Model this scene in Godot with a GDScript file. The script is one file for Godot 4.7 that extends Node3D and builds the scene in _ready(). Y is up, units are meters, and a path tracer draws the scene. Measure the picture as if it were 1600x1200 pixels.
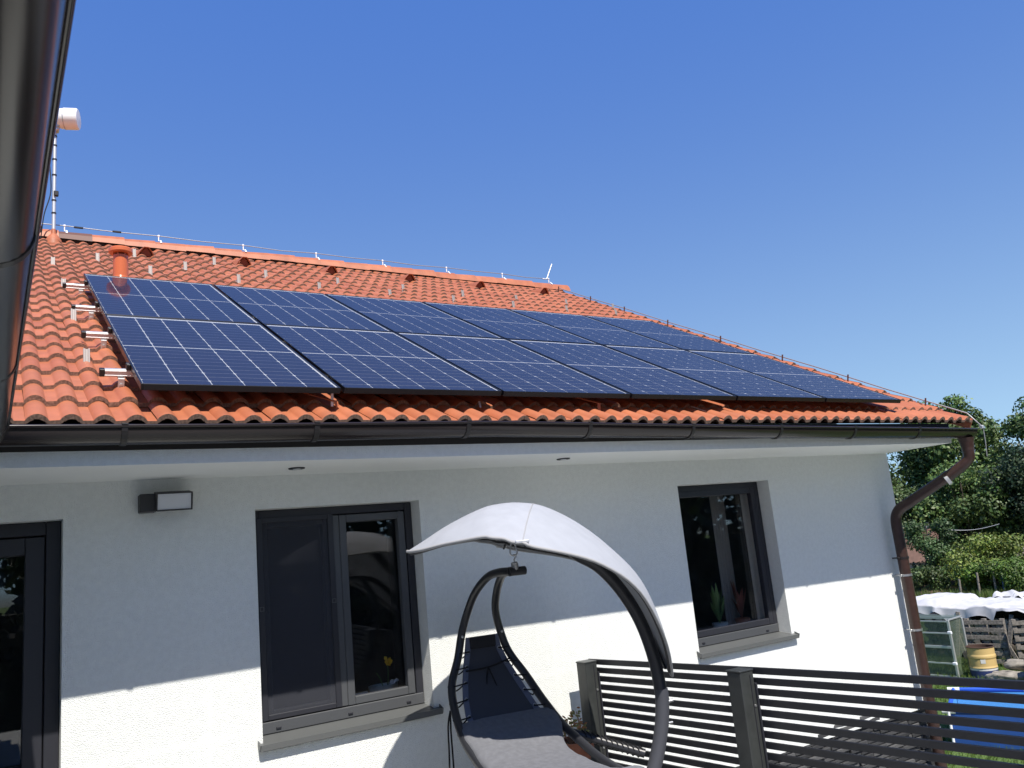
extends Node3D
# Heights: the lawn is y = 0; V() takes heights measured from the lower edge of the solar array.
const YO := 4.5
var rng := RandomNumberGenerator.new()
var used := {}
var mats := {}
var roof_basis := Basis(Vector3(1, 0, 0), Vector3(0, 0.885451, 0.464733), Vector3(0, -0.464733, 0.885451))

func V(x: float, y: float, z: float) -> Vector3:
	return Vector3(x, y + YO, z)

func roof_at(u: float, v: float, h: float) -> Vector3:
	return roof_basis * Vector3(u, h, -v) + Vector3(0, YO, 0)

# ---------------------------------------------------------------- helpers
func ST() -> SurfaceTool:
	var st := SurfaceTool.new()
	st.begin(Mesh.PRIMITIVE_TRIANGLES)
	return st

func tri(st: SurfaceTool, a: Vector3, b: Vector3, c: Vector3, na: Vector3, nb: Vector3, nc: Vector3) -> void:
	st.set_normal(na); st.add_vertex(a)
	st.set_normal(nc); st.add_vertex(c)
	st.set_normal(nb); st.add_vertex(b)

# corners counter-clockwise as seen from outside
func quad(st: SurfaceTool, a: Vector3, b: Vector3, c: Vector3, d: Vector3) -> void:
	var n := (b - a).cross(d - a)
	if n.length_squared() < 1e-14:
		n = (c - b).cross(d - b)
	n = n.normalized()
	tri(st, a, b, c, n, n, n)
	tri(st, a, c, d, n, n, n)

func ftri(st: SurfaceTool, a: Vector3, b: Vector3, c: Vector3) -> void:
	var n := (b - a).cross(c - a).normalized()
	tri(st, a, b, c, n, n, n)

func quad_smooth(st: SurfaceTool, a: Vector3, b: Vector3, c: Vector3, d: Vector3, na: Vector3, nb: Vector3, nc: Vector3, nd: Vector3) -> void:
	tri(st, a, b, c, na, nb, nc)
	tri(st, a, c, d, na, nc, nd)

# box with chamfered edges
func box(st: SurfaceTool, c: Vector3, s: Vector3, b := 0.003, basis := Basis.IDENTITY) -> void:
	var h := s * 0.5
	b = minf(b, minf(h.x, minf(h.y, h.z)) * 0.49)
	if b < 0.0004:
		b = 0.0
	var p := {}
	for x in [-1, 1]:
		for y in [-1, 1]:
			for z in [-1, 1]:
				var k := Vector3i(x, y, z)
				p[[k, 0]] = c + basis * Vector3(x * h.x, y * (h.y - b), z * (h.z - b))
				p[[k, 1]] = c + basis * Vector3(x * (h.x - b), y * h.y, z * (h.z - b))
				p[[k, 2]] = c + basis * Vector3(x * (h.x - b), y * (h.y - b), z * h.z)
	var ctr := c
	for ax in 3:
		for sg in [-1, 1]:
			var k := []
			for q in [[-1, -1], [1, -1], [1, 1], [-1, 1]]:
				var v := Vector3i.ZERO
				v[ax] = sg
				v[(ax + 1) % 3] = q[0]
				v[(ax + 2) % 3] = q[1]
				k.append(p[[v, ax]])
			out_quad(st, k[0], k[1], k[2], k[3], ctr)
	if b == 0.0:
		return
	for ax in 3:
		var i := (ax + 1) % 3
		var j := (ax + 2) % 3
		for si in [-1, 1]:
			for sj in [-1, 1]:
				var v0 := Vector3i.ZERO
				v0[ax] = -1; v0[i] = si; v0[j] = sj
				var v1 := v0
				v1[ax] = 1
				out_quad(st, p[[v0, i]], p[[v1, i]], p[[v1, j]], p[[v0, j]], ctr)
	for x in [-1, 1]:
		for y in [-1, 1]:
			for z in [-1, 1]:
				var k := Vector3i(x, y, z)
				var a: Vector3 = p[[k, 0]]
				var bb: Vector3 = p[[k, 1]]
				var cc: Vector3 = p[[k, 2]]
				if (bb - a).cross(cc - a).dot(a - ctr) < 0:
					ftri(st, a, cc, bb)
				else:
					ftri(st, a, bb, cc)

func out_quad(st: SurfaceTool, a: Vector3, b: Vector3, c: Vector3, d: Vector3, ctr: Vector3) -> void:
	if (b - a).cross(c - a).dot((a + c) * 0.5 - ctr) < 0:
		quad(st, a, d, c, b)
	else:
		quad(st, a, b, c, d)

# a box between two points
func bar(st: SurfaceTool, a: Vector3, b: Vector3, w: float, t: float, bev := 0.003, upv := Vector3.UP) -> void:
	var z := (b - a).normalized()
	if absf(z.dot(upv)) > 0.99:
		upv = Vector3.RIGHT
	var x := upv.cross(z).normalized()
	var y := z.cross(x)
	box(st, (a + b) * 0.5, Vector3(w, t, a.distance_to(b)), bev, Basis(x, y, z))

func tube(st: SurfaceTool, pts: Array, r, sides := 10, caps := true) -> void:
	var n := pts.size()
	var rings := []
	var nor := []
	var side := Vector3.ZERO
	for i in n:
		var t: Vector3 = ((pts[mini(i + 1, n - 1)] as Vector3) - (pts[maxi(i - 1, 0)] as Vector3)).normalized()
		if side == Vector3.ZERO:
			side = t.cross(Vector3.UP if absf(t.y) < 0.9 else Vector3.RIGHT).normalized()
		side = (side - t * side.dot(t)).normalized()
		var up := t.cross(side)
		var rr: float = r[i] if r is Array else r
		var ring := []
		var nr := []
		for k in sides:
			var a := TAU * k / sides
			var d := side * cos(a) + up * sin(a)
			nr.append(d)
			ring.append((pts[i] as Vector3) + d * rr)
		rings.append(ring)
		nor.append(nr)
	for i in n - 1:
		for k in sides:
			var l := (k + 1) % sides
			quad_smooth(st, rings[i][k], rings[i][l], rings[i + 1][l], rings[i + 1][k], nor[i][k], nor[i][l], nor[i + 1][l], nor[i + 1][k])
	if caps:
		for e in [0, n - 1]:
			var t2: Vector3 = ((pts[1] as Vector3) - (pts[0] as Vector3)).normalized() * -1.0 if e == 0 else ((pts[n - 1] as Vector3) - (pts[n - 2] as Vector3)).normalized()
			for k in sides:
				var l := (k + 1) % sides
				if e == 0:
					tri(st, pts[0], rings[0][l], rings[0][k], t2, t2, t2)
				else:
					tri(st, pts[n - 1], rings[n - 1][k], rings[n - 1][l], t2, t2, t2)

# profile: array of Vector2(radius, height), bottom to top
func lathe(st: SurfaceTool, T: Transform3D, prof: Array, sides := 20) -> void:
	for i in prof.size() - 1:
		var a: Vector2 = prof[i]
		var b: Vector2 = prof[i + 1]
		var sl := Vector2(b.y - a.y, a.x - b.x).normalized()
		for k in sides:
			var t0 := TAU * k / sides
			var t1 := TAU * (k + 1) / sides
			var d0 := Vector3(cos(t0), 0, sin(t0))
			var d1 := Vector3(cos(t1), 0, sin(t1))
			var n0 := (T.basis * (d0 * sl.x + Vector3.UP * sl.y)).normalized()
			var n1 := (T.basis * (d1 * sl.x + Vector3.UP * sl.y)).normalized()
			quad_smooth(st, T * (d1 * a.x + Vector3.UP * a.y), T * (d0 * a.x + Vector3.UP * a.y), T * (d0 * b.x + Vector3.UP * b.y), T * (d1 * b.x + Vector3.UP * b.y), n1, n0, n0, n1)

func smooth_path(p: Array, per := 6) -> Array:
	var o := []
	var n := p.size()
	for i in n - 1:
		var a: Vector3 = p[maxi(i - 1, 0)]
		var b: Vector3 = p[i]
		var c: Vector3 = p[i + 1]
		var d: Vector3 = p[mini(i + 2, n - 1)]
		for k in per:
			o.append(b.cubic_interpolate(c, a, d, float(k) / per))
	o.append(p[n - 1])
	return o

# a padded sheet: centres, half widths and thickness along a path; side = direction of width
func pad(st: SurfaceTool, c: Array, side: Array, hw: Array, th: float, wr := 0.0) -> void:
	var n := c.size()
	var m := 22
	var P := []
	for i in n:
		var t: Vector3 = ((c[mini(i + 1, n - 1)] as Vector3) - (c[maxi(i - 1, 0)] as Vector3)).normalized()
		var e: Vector3 = side[i]
		var up := e.cross(t).normalized()
		if up.y < 0: up = -up
		var row := []
		for k in m:
			var a := TAU * k / m
			var cx := signf(cos(a)) * pow(absf(cos(a)), 0.35)
			var sy := signf(sin(a)) * pow(absf(sin(a)), 0.6)
			var w := 1.0
			if wr > 0:
				w = 1.0 + wr * (sin(i * 1.7 + cx * 5.0) * 0.6 + sin(cx * 11.0 + i * 0.6) * 0.4)
			var ends := 1.0 if i > 0 and i < n - 1 else 0.25
			row.append((c[i] as Vector3) + e * (float(hw[i]) * cx) + up * (th * 0.5 * sy * w * ends))
		P.append(row)
	grid(st, P, true)
	for e2 in [0, n - 1]:
		for k in range(1, m - 1):
			if e2 == 0: ftri(st, P[0][0], P[0][k + 1], P[0][k])
			else: ftri(st, P[e2][0], P[e2][k], P[e2][k + 1])

# smooth grid of points; closed wraps the second index
func grid(st: SurfaceTool, P: Array, closed := false, flip := false) -> void:
	var n := P.size()
	var m: int = P[0].size()
	var N := []
	for i in n:
		var row := []
		for k in m:
			var k0 := (k + m - 1) % m if closed else maxi(k - 1, 0)
			var k1 := (k + 1) % m if closed else mini(k + 1, m - 1)
			var du: Vector3 = (P[mini(i + 1, n - 1)][k] as Vector3) - (P[maxi(i - 1, 0)][k] as Vector3)
			var dv: Vector3 = (P[i][k1] as Vector3) - (P[i][k0] as Vector3)
			var nn := dv.cross(du).normalized()
			row.append(-nn if flip else nn)
		N.append(row)
	for i in n - 1:
		for k in (m if closed else m - 1):
			var l := (k + 1) % m
			if flip:
				quad_smooth(st, P[i][k], P[i + 1][k], P[i + 1][l], P[i][l], N[i][k], N[i + 1][k], N[i + 1][l], N[i][l])
			else:
				quad_smooth(st, P[i][k], P[i][l], P[i + 1][l], P[i + 1][k], N[i][k], N[i][l], N[i + 1][l], N[i + 1][k])

func obj(called: String, st, mat: Material, parent: Node = self) -> MeshInstance3D:
	var o := MeshInstance3D.new()
	o.mesh = st.commit() if st is SurfaceTool else st
	o.material_override = mat
	return put(called, o, parent)

func put(called: String, o: Node3D, parent: Node = self) -> Node3D:
	var key := str(parent.get_instance_id()) + called
	var n: int = used.get(key, 0)
	used[key] = n + 1
	o.name = called if n == 0 else "%s_%03d" % [called, n]
	parent.add_child(o, true)
	return o

func tag(o: Node, label: String, category := "", group := "", kind := "") -> Node:
	if label: o.set_meta("label", label)
	if category: o.set_meta("category", category)
	if group: o.set_meta("group", group)
	if kind: o.set_meta("kind", kind)
	return o

func thing(called: String, label: String, category: String, at: Vector3, group := "", basis := Basis.IDENTITY) -> Node3D:
	var o := Node3D.new()
	put(called, o)
	o.transform = Transform3D(basis, at)
	tag(o, label, category, group)
	return o

func part_node(called: String, parent: Node, at := Vector3.ZERO, basis := Basis.IDENTITY) -> Node3D:
	var o := Node3D.new()
	put(called, o, parent)
	o.transform = Transform3D(basis, at)
	return o

# ---------------------------------------------------------------- materials
func lin(r: float, g: float, b: float) -> Color:
	return Color(r, g, b).linear_to_srgb()

func noise_tex(freq: float, seed_: int, lo: float, hi: float, size := 512, normal := false, bump := 4.0, oct := 4, kind := FastNoiseLite.TYPE_SIMPLEX_SMOOTH) -> NoiseTexture2D:
	var t := NoiseTexture2D.new()
	t.width = size; t.height = size; t.seamless = true
	var n := FastNoiseLite.new()
	n.noise_type = kind
	n.frequency = freq; n.seed = seed_; n.fractal_octaves = oct
	t.noise = n
	if normal:
		t.as_normal_map = true; t.bump_strength = bump
	else:
		var g := Gradient.new()
		g.set_color(0, Color(lo, lo, lo)); g.set_color(1, Color(hi, hi, hi))
		t.color_ramp = g
	return t

func mat(called: String, r: float, g: float, b: float, rough := 0.7, metal := 0.0) -> StandardMaterial3D:
	if mats.has(called):
		return mats[called]
	var m := StandardMaterial3D.new()
	m.resource_name = called
	m.albedo_color = lin(r, g, b)
	m.roughness = rough; m.metallic = metal
	mats[called] = m
	return m

func tri_tex(m: StandardMaterial3D, tex: Texture2D, scale: float, nor: Texture2D = null, ns := 1.0, height: Texture2D = null, hs := 0.0) -> StandardMaterial3D:
	m.uv1_triplanar = true; m.uv1_world_triplanar = true
	m.uv1_scale = Vector3(scale, scale, scale)
	if tex: m.albedo_texture = tex
	if nor:
		m.normal_enabled = true; m.normal_texture = nor; m.normal_scale = ns
	if height:
		m.heightmap_enabled = true; m.heightmap_texture = height; m.heightmap_scale = hs
	return m

func glass(called: String, a := 0.04, rough := 0.02) -> StandardMaterial3D:
	var m := mat(called, 0.6, 0.62, 0.62, rough)
	m.transparency = BaseMaterial3D.TRANSPARENCY_ALPHA
	var c := m.albedo_color
	c.a = a
	m.albedo_color = c
	return m

var soft: NoiseTexture2D
var speck: NoiseTexture2D
var broad: NoiseTexture2D
var grain_n: NoiseTexture2D
var grain_h: NoiseTexture2D

func make_materials() -> void:
	soft = noise_tex(0.012, 3, 0.78, 1.0)
	speck = noise_tex(0.09, 5, 0.7, 1.0)
	broad = noise_tex(0.006, 8, 0.6, 1.0)
	grain_n = noise_tex(0.11, 11, 0, 1, 512, true, 5.0, 3)
	grain_h = noise_tex(0.085, 12, 0.0, 1.0, 1024, false, 0.0, 3)
	tri_tex(mat("plaster", 0.8, 0.82, 0.795, 0.95), noise_tex(0.03, 21, 0.965, 1.0, 512), 1.6, null, 1.0, grain_h, 0.36)
	mats["plaster"].uv1_scale = Vector3(1.3, 1.3, 1.3)
	tri_tex(mat("soffit", 0.81, 0.825, 0.8, 0.95), null, 1.7, null, 1.0, grain_h, 0.15)
	for i in 4:
		var c: Array = [[0.475, 0.152, 0.067], [0.505, 0.166, 0.075], [0.44, 0.136, 0.06], [0.475, 0.158, 0.073]][i]
		tri_tex(mat("tile%d" % i, c[0], c[1], c[2], 0.55), noise_tex(0.007, 30 + i, 0.83, 1.0, 512, false, 0.0, 6), 1.3, grain_n, 0.12)
	tri_tex(mat("tile_edge", 0.42, 0.27, 0.195, 0.9), noise_tex(0.05, 36, 0.45, 1.0, 256), 5.0)
	mat("orange_plastic", 0.56, 0.14, 0.05, 0.25)
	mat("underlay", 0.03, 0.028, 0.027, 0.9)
	tri_tex(mat("gutter", 0.02, 0.014, 0.013, 0.22), null, 3.0)
	tri_tex(mat("pipe_brown", 0.055, 0.028, 0.022, 0.38), noise_tex(0.02, 41, 0.75, 1.0, 256), 3.0)
	mat("bracket_dark", 0.012, 0.01, 0.01, 0.45)
	mat("steel", 0.62, 0.62, 0.62, 0.35, 0.9)
	mat("zinc", 0.6, 0.61, 0.62, 0.5, 0.7)
	mat("alu_rail", 0.62, 0.6, 0.6, 0.4, 0.55)
	mat("black_plastic", 0.012, 0.012, 0.013, 0.5)
	mat("white_plastic", 0.88, 0.88, 0.88, 0.35)
	mat("wire", 0.36, 0.36, 0.36, 0.45, 0.5)
	mat("guard_metal", 0.34, 0.31, 0.29, 0.5, 0.3)
	mat("hood_dark", 0.2, 0.06, 0.035, 0.8)
	mat("guard_brown", 0.12, 0.05, 0.035, 0.6)
	mat("pv_frame", 0.012, 0.012, 0.014, 0.35, 0.3)
	mat("pv_back", 0.4, 0.415, 0.43, 0.6)
	mat("cell_a", 0.006, 0.0065, 0.02, 0.5)
	mat("cell_b", 0.0075, 0.008, 0.023, 0.5)
	mat("cell_c", 0.005, 0.0055, 0.018, 0.5)
	glass("pv_glass", 0.002, 0.05).metallic_specular = 0.36
	glass("pane", 0.003, 0.01)
	mat("anthracite", 0.022, 0.023, 0.03, 0.45)
	mat("window_grey", 0.07, 0.074, 0.08, 0.42)
	mat("sill_grey", 0.1, 0.105, 0.105, 0.4)
	var scr := mat("screen", 0.035, 0.038, 0.05, 0.9)
	scr.transparency = BaseMaterial3D.TRANSPARENCY_ALPHA
	var sc := scr.albedo_color
	sc.a = 0.72
	scr.albedo_color = sc
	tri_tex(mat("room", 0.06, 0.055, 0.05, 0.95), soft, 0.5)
	tri_tex(mat("slate", 0.06, 0.061, 0.064, 0.75), speck, 3.0, grain_n, 0.7)
	tri_tex(mat("slate_b", 0.11, 0.11, 0.112, 0.75), speck, 3.0, grain_n, 0.7)
	tri_tex(mat("slate_c", 0.035, 0.036, 0.039, 0.75), speck, 3.0, grain_n, 0.7)
	mat("lamp_body", 0.03, 0.03, 0.033, 0.5)
	var dif := mat("lamp_diffuser", 0.62, 0.64, 0.68, 0.4)
	dif.clearcoat_enabled = true; dif.clearcoat = 0.4
	tri_tex(mat("canopy", 0.375, 0.39, 0.42, 0.9), noise_tex(0.01, 51, 0.94, 1.0, 512), 2.0, noise_tex(0.2, 52, 0, 1, 512, true, 2.0, 2), 0.25)
	mats["canopy"].backlight_enabled = true
	mats["canopy"].backlight = Color(0.08, 0.08, 0.08)
	mat("hem", 0.34, 0.34, 0.34, 0.8)
	mat("chair_tube", 0.024, 0.025, 0.03, 0.38)
	mat("chair_tube_low", 0.06, 0.063, 0.075, 0.45)
	tri_tex(mat("cushion", 0.165, 0.17, 0.188, 0.95), noise_tex(0.015, 61, 0.85, 1.0, 512), 3.0, noise_tex(0.22, 62, 0, 1, 512, true, 3.0, 2), 0.5)
	mats["cushion"].rim_enabled = true
	mats["cushion"].rim = 0.25
	tri_tex(mat("sling", 0.055, 0.058, 0.072, 0.95), null, 3.0, mats["cushion"].normal_texture, 0.5)
	mat("sling_edge", 0.13, 0.145, 0.2, 0.9)
	mat("headrest", 0.015, 0.015, 0.018, 0.8)
	mat("lace", 0.008, 0.008, 0.009, 0.9)
	tri_tex(mat("fence_slat", 0.022, 0.023, 0.028, 0.42), noise_tex(0.015, 65, 0.9, 1.0, 256), 2.0)
	tri_tex(mat("fence_post", 0.045, 0.049, 0.048, 0.42), noise_tex(0.015, 66, 0.85, 1.0, 256), 2.0)
	tri_tex(mat("terracotta", 0.42, 0.16, 0.09, 0.85), soft, 3.0)
	mat("succulent", 0.2, 0.2, 0.05, 0.5)
	mat("succulent_b", 0.36, 0.16, 0.06, 0.5)
	mat("stem_tan", 0.3, 0.17, 0.09, 0.8)
	mat("soil", 0.05, 0.035, 0.025, 1.0)
	tri_tex(mat("paving", 0.4, 0.41, 0.395, 0.9), soft, 0.8, grain_n, 0.3)
	# garden
	var gt := noise_tex(0.03, 71, 0.0, 1.0, 1024)
	var gg := Gradient.new()
	gg.set_color(0, lin(0.05, 0.09, 0.018)); gg.set_color(1, lin(0.15, 0.2, 0.05))
	gg.add_point(0.55, lin(0.085, 0.15, 0.028))
	gt.color_ramp = gg
	tri_tex(mat("lawn", 1, 1, 1, 1.0), gt, 0.35, noise_tex(0.15, 72, 0, 1, 512, true, 8.0, 4), 0.8)
	tri_tex(mat("earth", 0.17, 0.11, 0.07, 1.0), broad, 0.6, grain_n, 1.0)
	tri_tex(mat("bark", 0.075, 0.06, 0.05, 1.0), speck, 1.2, grain_n, 1.0)
	tri_tex(mat("old_wood", 0.4, 0.36, 0.31, 0.95), noise_tex(0.03, 74, 0.5, 1.0, 256), 2.0, grain_n, 0.6)
	tri_tex(mat("log_end", 0.48, 0.4, 0.3, 0.95), speck, 3.0)
	tri_tex(mat("log_bark", 0.1, 0.08, 0.065, 0.95), speck, 3.0)
	tri_tex(mat("tarp", 0.6, 0.6, 0.615, 0.6), noise_tex(0.01, 75, 0.88, 1.0, 512), 0.8)
	tri_tex(mat("tarp_grey", 0.06, 0.065, 0.075, 0.5), soft, 1.0)
	mat("barrel_yellow", 0.56, 0.4, 0.16, 0.55)
	mat("barrel_white", 0.6, 0.6, 0.58, 0.6)
	mat("barrel_blue", 0.02, 0.035, 0.12, 0.6)
	tri_tex(mat("rock", 0.42, 0.38, 0.31, 0.95), noise_tex(0.02, 76, 0.6, 1.0, 256), 1.0, grain_n, 0.9)
	tri_tex(mat("rust", 0.1, 0.055, 0.04, 0.9), speck, 3.0)
	tri_tex(mat("pool_wall", 0.025, 0.095, 0.38, 0.45), noise_tex(0.01, 77, 0.8, 1.0, 256), 0.7)
	mat("pool_liner", 0.08, 0.3, 0.62, 0.45)
	var pw := mat("pool_water", 0.25, 0.55, 0.75, 0.02)
	pw.transparency = BaseMaterial3D.TRANSPARENCY_ALPHA
	var pc := pw.albedo_color
	pc.a = 0.1
	pw.albedo_color = pc
	mat("pool_tube_blue", 0.02, 0.09, 0.5, 0.4)
	mat("pool_tube_white", 0.75, 0.77, 0.8, 0.4)
	mat("frame_alu", 0.5, 0.52, 0.52, 0.4, 0.5)
	var poly := mat("polycarbonate", 0.1, 0.13, 0.095, 0.4)
	poly.transparency = BaseMaterial3D.TRANSPARENCY_ALPHA
	var pcc := poly.albedo_color
	pcc.a = 0.62
	poly.albedo_color = pcc
	tri_tex(mat("old_roof", 0.2, 0.115, 0.085, 0.9), noise_tex(0.03, 78, 0.7, 1.0, 256), 0.4)
	tri_tex(mat("shed_wall", 0.55, 0.53, 0.5, 0.95), soft, 0.3)
	tri_tex(mat("timber", 0.4, 0.27, 0.13, 0.9), soft, 0.6)
	for c in [["leaf", 1.0, 1.0, 1.0]]:
		var lm := mat(c[0], c[1], c[2], c[3], 0.55)
		lm.vertex_color_use_as_albedo = true
		lm.backlight_enabled = true
		lm.backlight = Color(0.62, 0.62, 0.62)

func m(called: String) -> Material:
	return mats[called]

# ---------------------------------------------------------------- scene
func _ready() -> void:
	var cam := Camera3D.new()
	cam.name = "camera"
	add_child(cam)
	cam.transform = Transform3D(Basis(Vector3(0.847056, -0.094628, 0.523012), Vector3(-0.022693, 0.976687, 0.213464), Vector3(-0.531019, -0.192685, 0.825161)), V(-0.618, -0.968, 4.347))
	cam.fov = 49.9
	cam.near = 0.05; cam.far = 2000.0
	cam.current = true
	var env := Environment.new()
	env.background_mode = Environment.BG_SKY
	var sm := ProceduralSkyMaterial.new()
	sm.sky_top_color = lin(0.0515, 0.1385, 0.435)
	sm.sky_horizon_color = lin(0.372, 0.568, 0.71)
	sm.sky_curve = 0.158
	sm.ground_bottom_color = lin(0.14, 0.14, 0.12)
	sm.ground_horizon_color = lin(0.28, 0.32, 0.32)
	sm.sun_angle_max = 4.0
	env.sky = Sky.new()
	env.sky.sky_material = sm
	env.tonemap_mode = Environment.TONE_MAPPER_LINEAR
	env.tonemap_exposure = 1.43
	env.sdfgi_enabled = true; env.ssao_enabled = true; env.ssil_enabled = true
	var we := WorldEnvironment.new()
	we.name = "world_environment"
	we.environment = env
	add_child(we)
	var sun := DirectionalLight3D.new()
	sun.name = "sun"
	sun.light_color = Color(1.0, 0.975, 0.935)
	sun.light_energy = 1.55
	sun.light_angular_distance = 0.5
	sun.shadow_enabled = true
	add_child(sun)
	sun.look_at_from_position(Vector3.ZERO, Vector3(0.15, -1.48, -1.0), Vector3.UP)

	rng.seed = 12
	make_materials()
	build_ground()
	var house := build_house()
	build_roof(house)
	build_openings(house)
	build_gutters(house)
	build_solar()
	build_roof_things()
	build_lamp()
	build_fence()
	build_swing_stand()
	build_lounger()
	build_pot()
	build_garden()
	build_trees()
	build_indoors()

func build_ground() -> void:
	var st := ST()
	quad(st, Vector3(-300, 0, 300), Vector3(500, 0, 300), Vector3(500, 0, -400), Vector3(-300, 0, -400))
	tag(obj("lawn", st, m("lawn")), "", "", "", "structure")
	st = ST()
	box(st, Vector3(-0.1, 0.85, 3.7), Vector3(6.3, 1.7, 8.66), 0.01)
	var yd := ST()
	quad(yd, Vector3(2.9, 0.006, 14), Vector3(9.7, 0.006, 14), Vector3(9.7, 0.006, -14), Vector3(2.9, 0.006, -14))
	tag(obj("added_bounce_yard", yd, tri_tex(mat("pale_bounce", 0.62, 0.63, 0.61, 0.95), speck, 2.0, grain_n, 1.0)), "", "", "", "structure")  # unseen pale ground, added to bounce sunlight up onto the shaded wall
	tag(obj("terrace", st, m("paving")), "", "", "", "structure")

# ---------------- the house
const ZW := -0.64      # outer face of the front wall
const ZI := -0.99      # inner face
const OPEN := [[-1.22, -0.295, -2.8, -0.6], [0.705, 1.775, -1.96, -0.607], [4.08, 5.155, -1.96, -0.607]]

func build_house() -> Node3D:
	var h := thing("house", "white rendered bungalow with an orange tiled roof and grey windows", "house", Vector3.ZERO)
	# front wall with its openings
	var st := ST()
	var xs := [-1.35, -1.22, -0.295, 0.705, 1.775, 4.08, 5.155, 6.93]
	var ys := [-2.8, -1.96, -0.607, -0.6, -0.411]
	for i in xs.size() - 1:
		for j in ys.size() - 1:
			var cx: float = (xs[i] + xs[i + 1]) * 0.5
			var cy: float = (ys[j] + ys[j + 1]) * 0.5
			var open := false
			for o in OPEN:
				if cx > o[0] and cx < o[1] and cy > o[2] and cy < o[3]: open = true
			if open: continue
			quad(st, V(xs[i], ys[j], ZW), V(xs[i + 1], ys[j], ZW), V(xs[i + 1], ys[j + 1], ZW), V(xs[i], ys[j + 1], ZW))
			quad(st, V(xs[i + 1], ys[j], ZI), V(xs[i], ys[j], ZI), V(xs[i], ys[j + 1], ZI), V(xs[i + 1], ys[j + 1], ZI))
	for o in OPEN:
		var a: float = o[0]
		var b: float = o[1]
		var c: float = o[2]
		var d: float = o[3]
		quad(st, V(a, c, ZW), V(a, d, ZW), V(a, d, ZI), V(a, c, ZI))
		quad(st, V(b, c, ZI), V(b, d, ZI), V(b, d, ZW), V(b, c, ZW))
		quad(st, V(a, d, ZW), V(b, d, ZW), V(b, d, ZI), V(a, d, ZI))
		quad(st, V(a, c, ZI), V(b, c, ZI), V(b, c, ZW), V(a, c, ZW))
	# the wall goes on above the soffit behind the eaves; gable end
	quad(st, V(6.93, -2.8, ZW), V(6.93, -2.8, -12.0), V(6.93, -0.3, -12.0), V(6.93, -0.3, ZW))
	ftri(st, V(6.93, -0.3, ZW), V(6.93, -0.3, -12.0), V(6.93, 2.75, -6.2))
	quad(st, V(6.93, -0.3, -12.0), V(-8, -0.3, -12.0), V(-8, -2.8, -12.0), V(6.93, -2.8, -12.0))
	obj("wall", st, m("plaster"), h)
	# wing on the left
	st = ST()
	quad(st, V(-1.352, -2.8, 9), V(-1.352, -2.8, ZW), V(-1.352, -0.411, ZW), V(-1.352, -0.411, 9))
	quad(st, V(-1.352, -0.411, ZW), V(-0.69, -0.411, ZW), V(-0.69, -0.411, 9), V(-1.352, -0.411, 9))
	quad(st, V(-0.69, -0.411, 9), V(-0.69, -0.411, 0.04), V(-0.69, -0.24, 0.04), V(-0.69, -0.24, 9))
	obj("wing_wall", st, m("plaster"), h)
	# fascia and soffit
	st = ST()
	quad(st, V(-0.69, -0.411, 0.04), V(6.93, -0.411, 0.04), V(6.93, -0.23, 0.04), V(-0.69, -0.23, 0.04))
	quad(st, V(6.93, -0.411, 0.04), V(6.93, -0.411, ZW), V(6.93, -0.23, ZW), V(6.93, -0.23, 0.04))
	obj("fascia", st, m("plaster"), h)
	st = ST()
	box(st, V(3.12, -0.285, 0.0425), Vector3(7.6, 0.11, 0.006), 0.001)  # near-black strip painting the shadow gap between tiles and gutter over the fascia
	obj("eave_shadow_strip", st, m("underlay"), h)
	st = ST()
	quad(st, V(-0.69, -0.411, ZW), V(6.93, -0.411, ZW), V(6.93, -0.411, 0.04), V(-0.69, -0.411, 0.04))
	obj("soffit", st, m("soffit"), h)
	for p in [Vector2(0.855, -0.29), Vector2(2.69, -0.24)]:
		var dl := ST()
		lathe(dl, Transform3D(Basis.IDENTITY, V(p.x, -0.418, p.y)), [Vector2(0.0, 0.005), Vector2(0.026, 0.004), Vector2(0.03, 0.0), Vector2(0.045, 0.0), Vector2(0.047, 0.006)], 24)
		var d := obj("downlight", dl, m("lamp_body"), h)
		var lens := ST()
		lathe(lens, Transform3D(Basis.IDENTITY, V(p.x, -0.4175, p.y)), [Vector2(0.0, -0.002), Vector2(0.024, -0.001)], 16)
		obj("lens", lens, m("lamp_diffuser"), d)
	# stone plinth: split slate courses, proud and uneven
	var pl := ST()
	box(pl, V(4.97, -3.63, -0.76), Vector3(3.9, 1.82, 0.18), 0.0)
	var plinth := obj("plinth", pl, m("slate_c"), h)
	var variants := []
	for k in 9:
		var s := ST()
		box(s, Vector3.ZERO, Vector3([0.14, 0.2, 0.28][k % 3], 0.036, 0.05), 0.006)
		variants.append(s.commit())
	var joined := [ST(), ST(), ST()]
	var count := 0
	var y := -2.725
	var row := 0
	while y > -4.5:
		var x := 3.02
		while x < 6.9:
			var k := rng.randi() % 9
			var w: float = [0.14, 0.2, 0.28][k % 3]
			if x + w > 6.94: break
			var pos := V(x + w * 0.5, y, ZW - 0.035 + rng.randf_range(-0.012, 0.014))
			var rot := Basis(Vector3.UP, rng.randf_range(-0.05, 0.05)) * Basis(Vector3.RIGHT, rng.randf_range(-0.16, 0.12))
			var mm: Material = m(["slate", "slate_b", "slate_c"][rng.randi() % 3])
			if y > -3.34 and x > 3.6 and count < 290:
				var o := obj("stone", variants[k], mm, plinth)
				o.transform = Transform3D(rot, pos)
				count += 1
			else:
				joined[k % 3].append_from(variants[k], 0, Transform3D(rot, pos))
			x += w + 0.004
		y -= 0.04
		row += 1
	var am := ArrayMesh.new()
	for k in 3:
		joined[k].commit(am)
		am.surface_set_material(k, m(["slate", "slate_b", "slate_c"][k]))
	var rest := MeshInstance3D.new()
	rest.mesh = am
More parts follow.
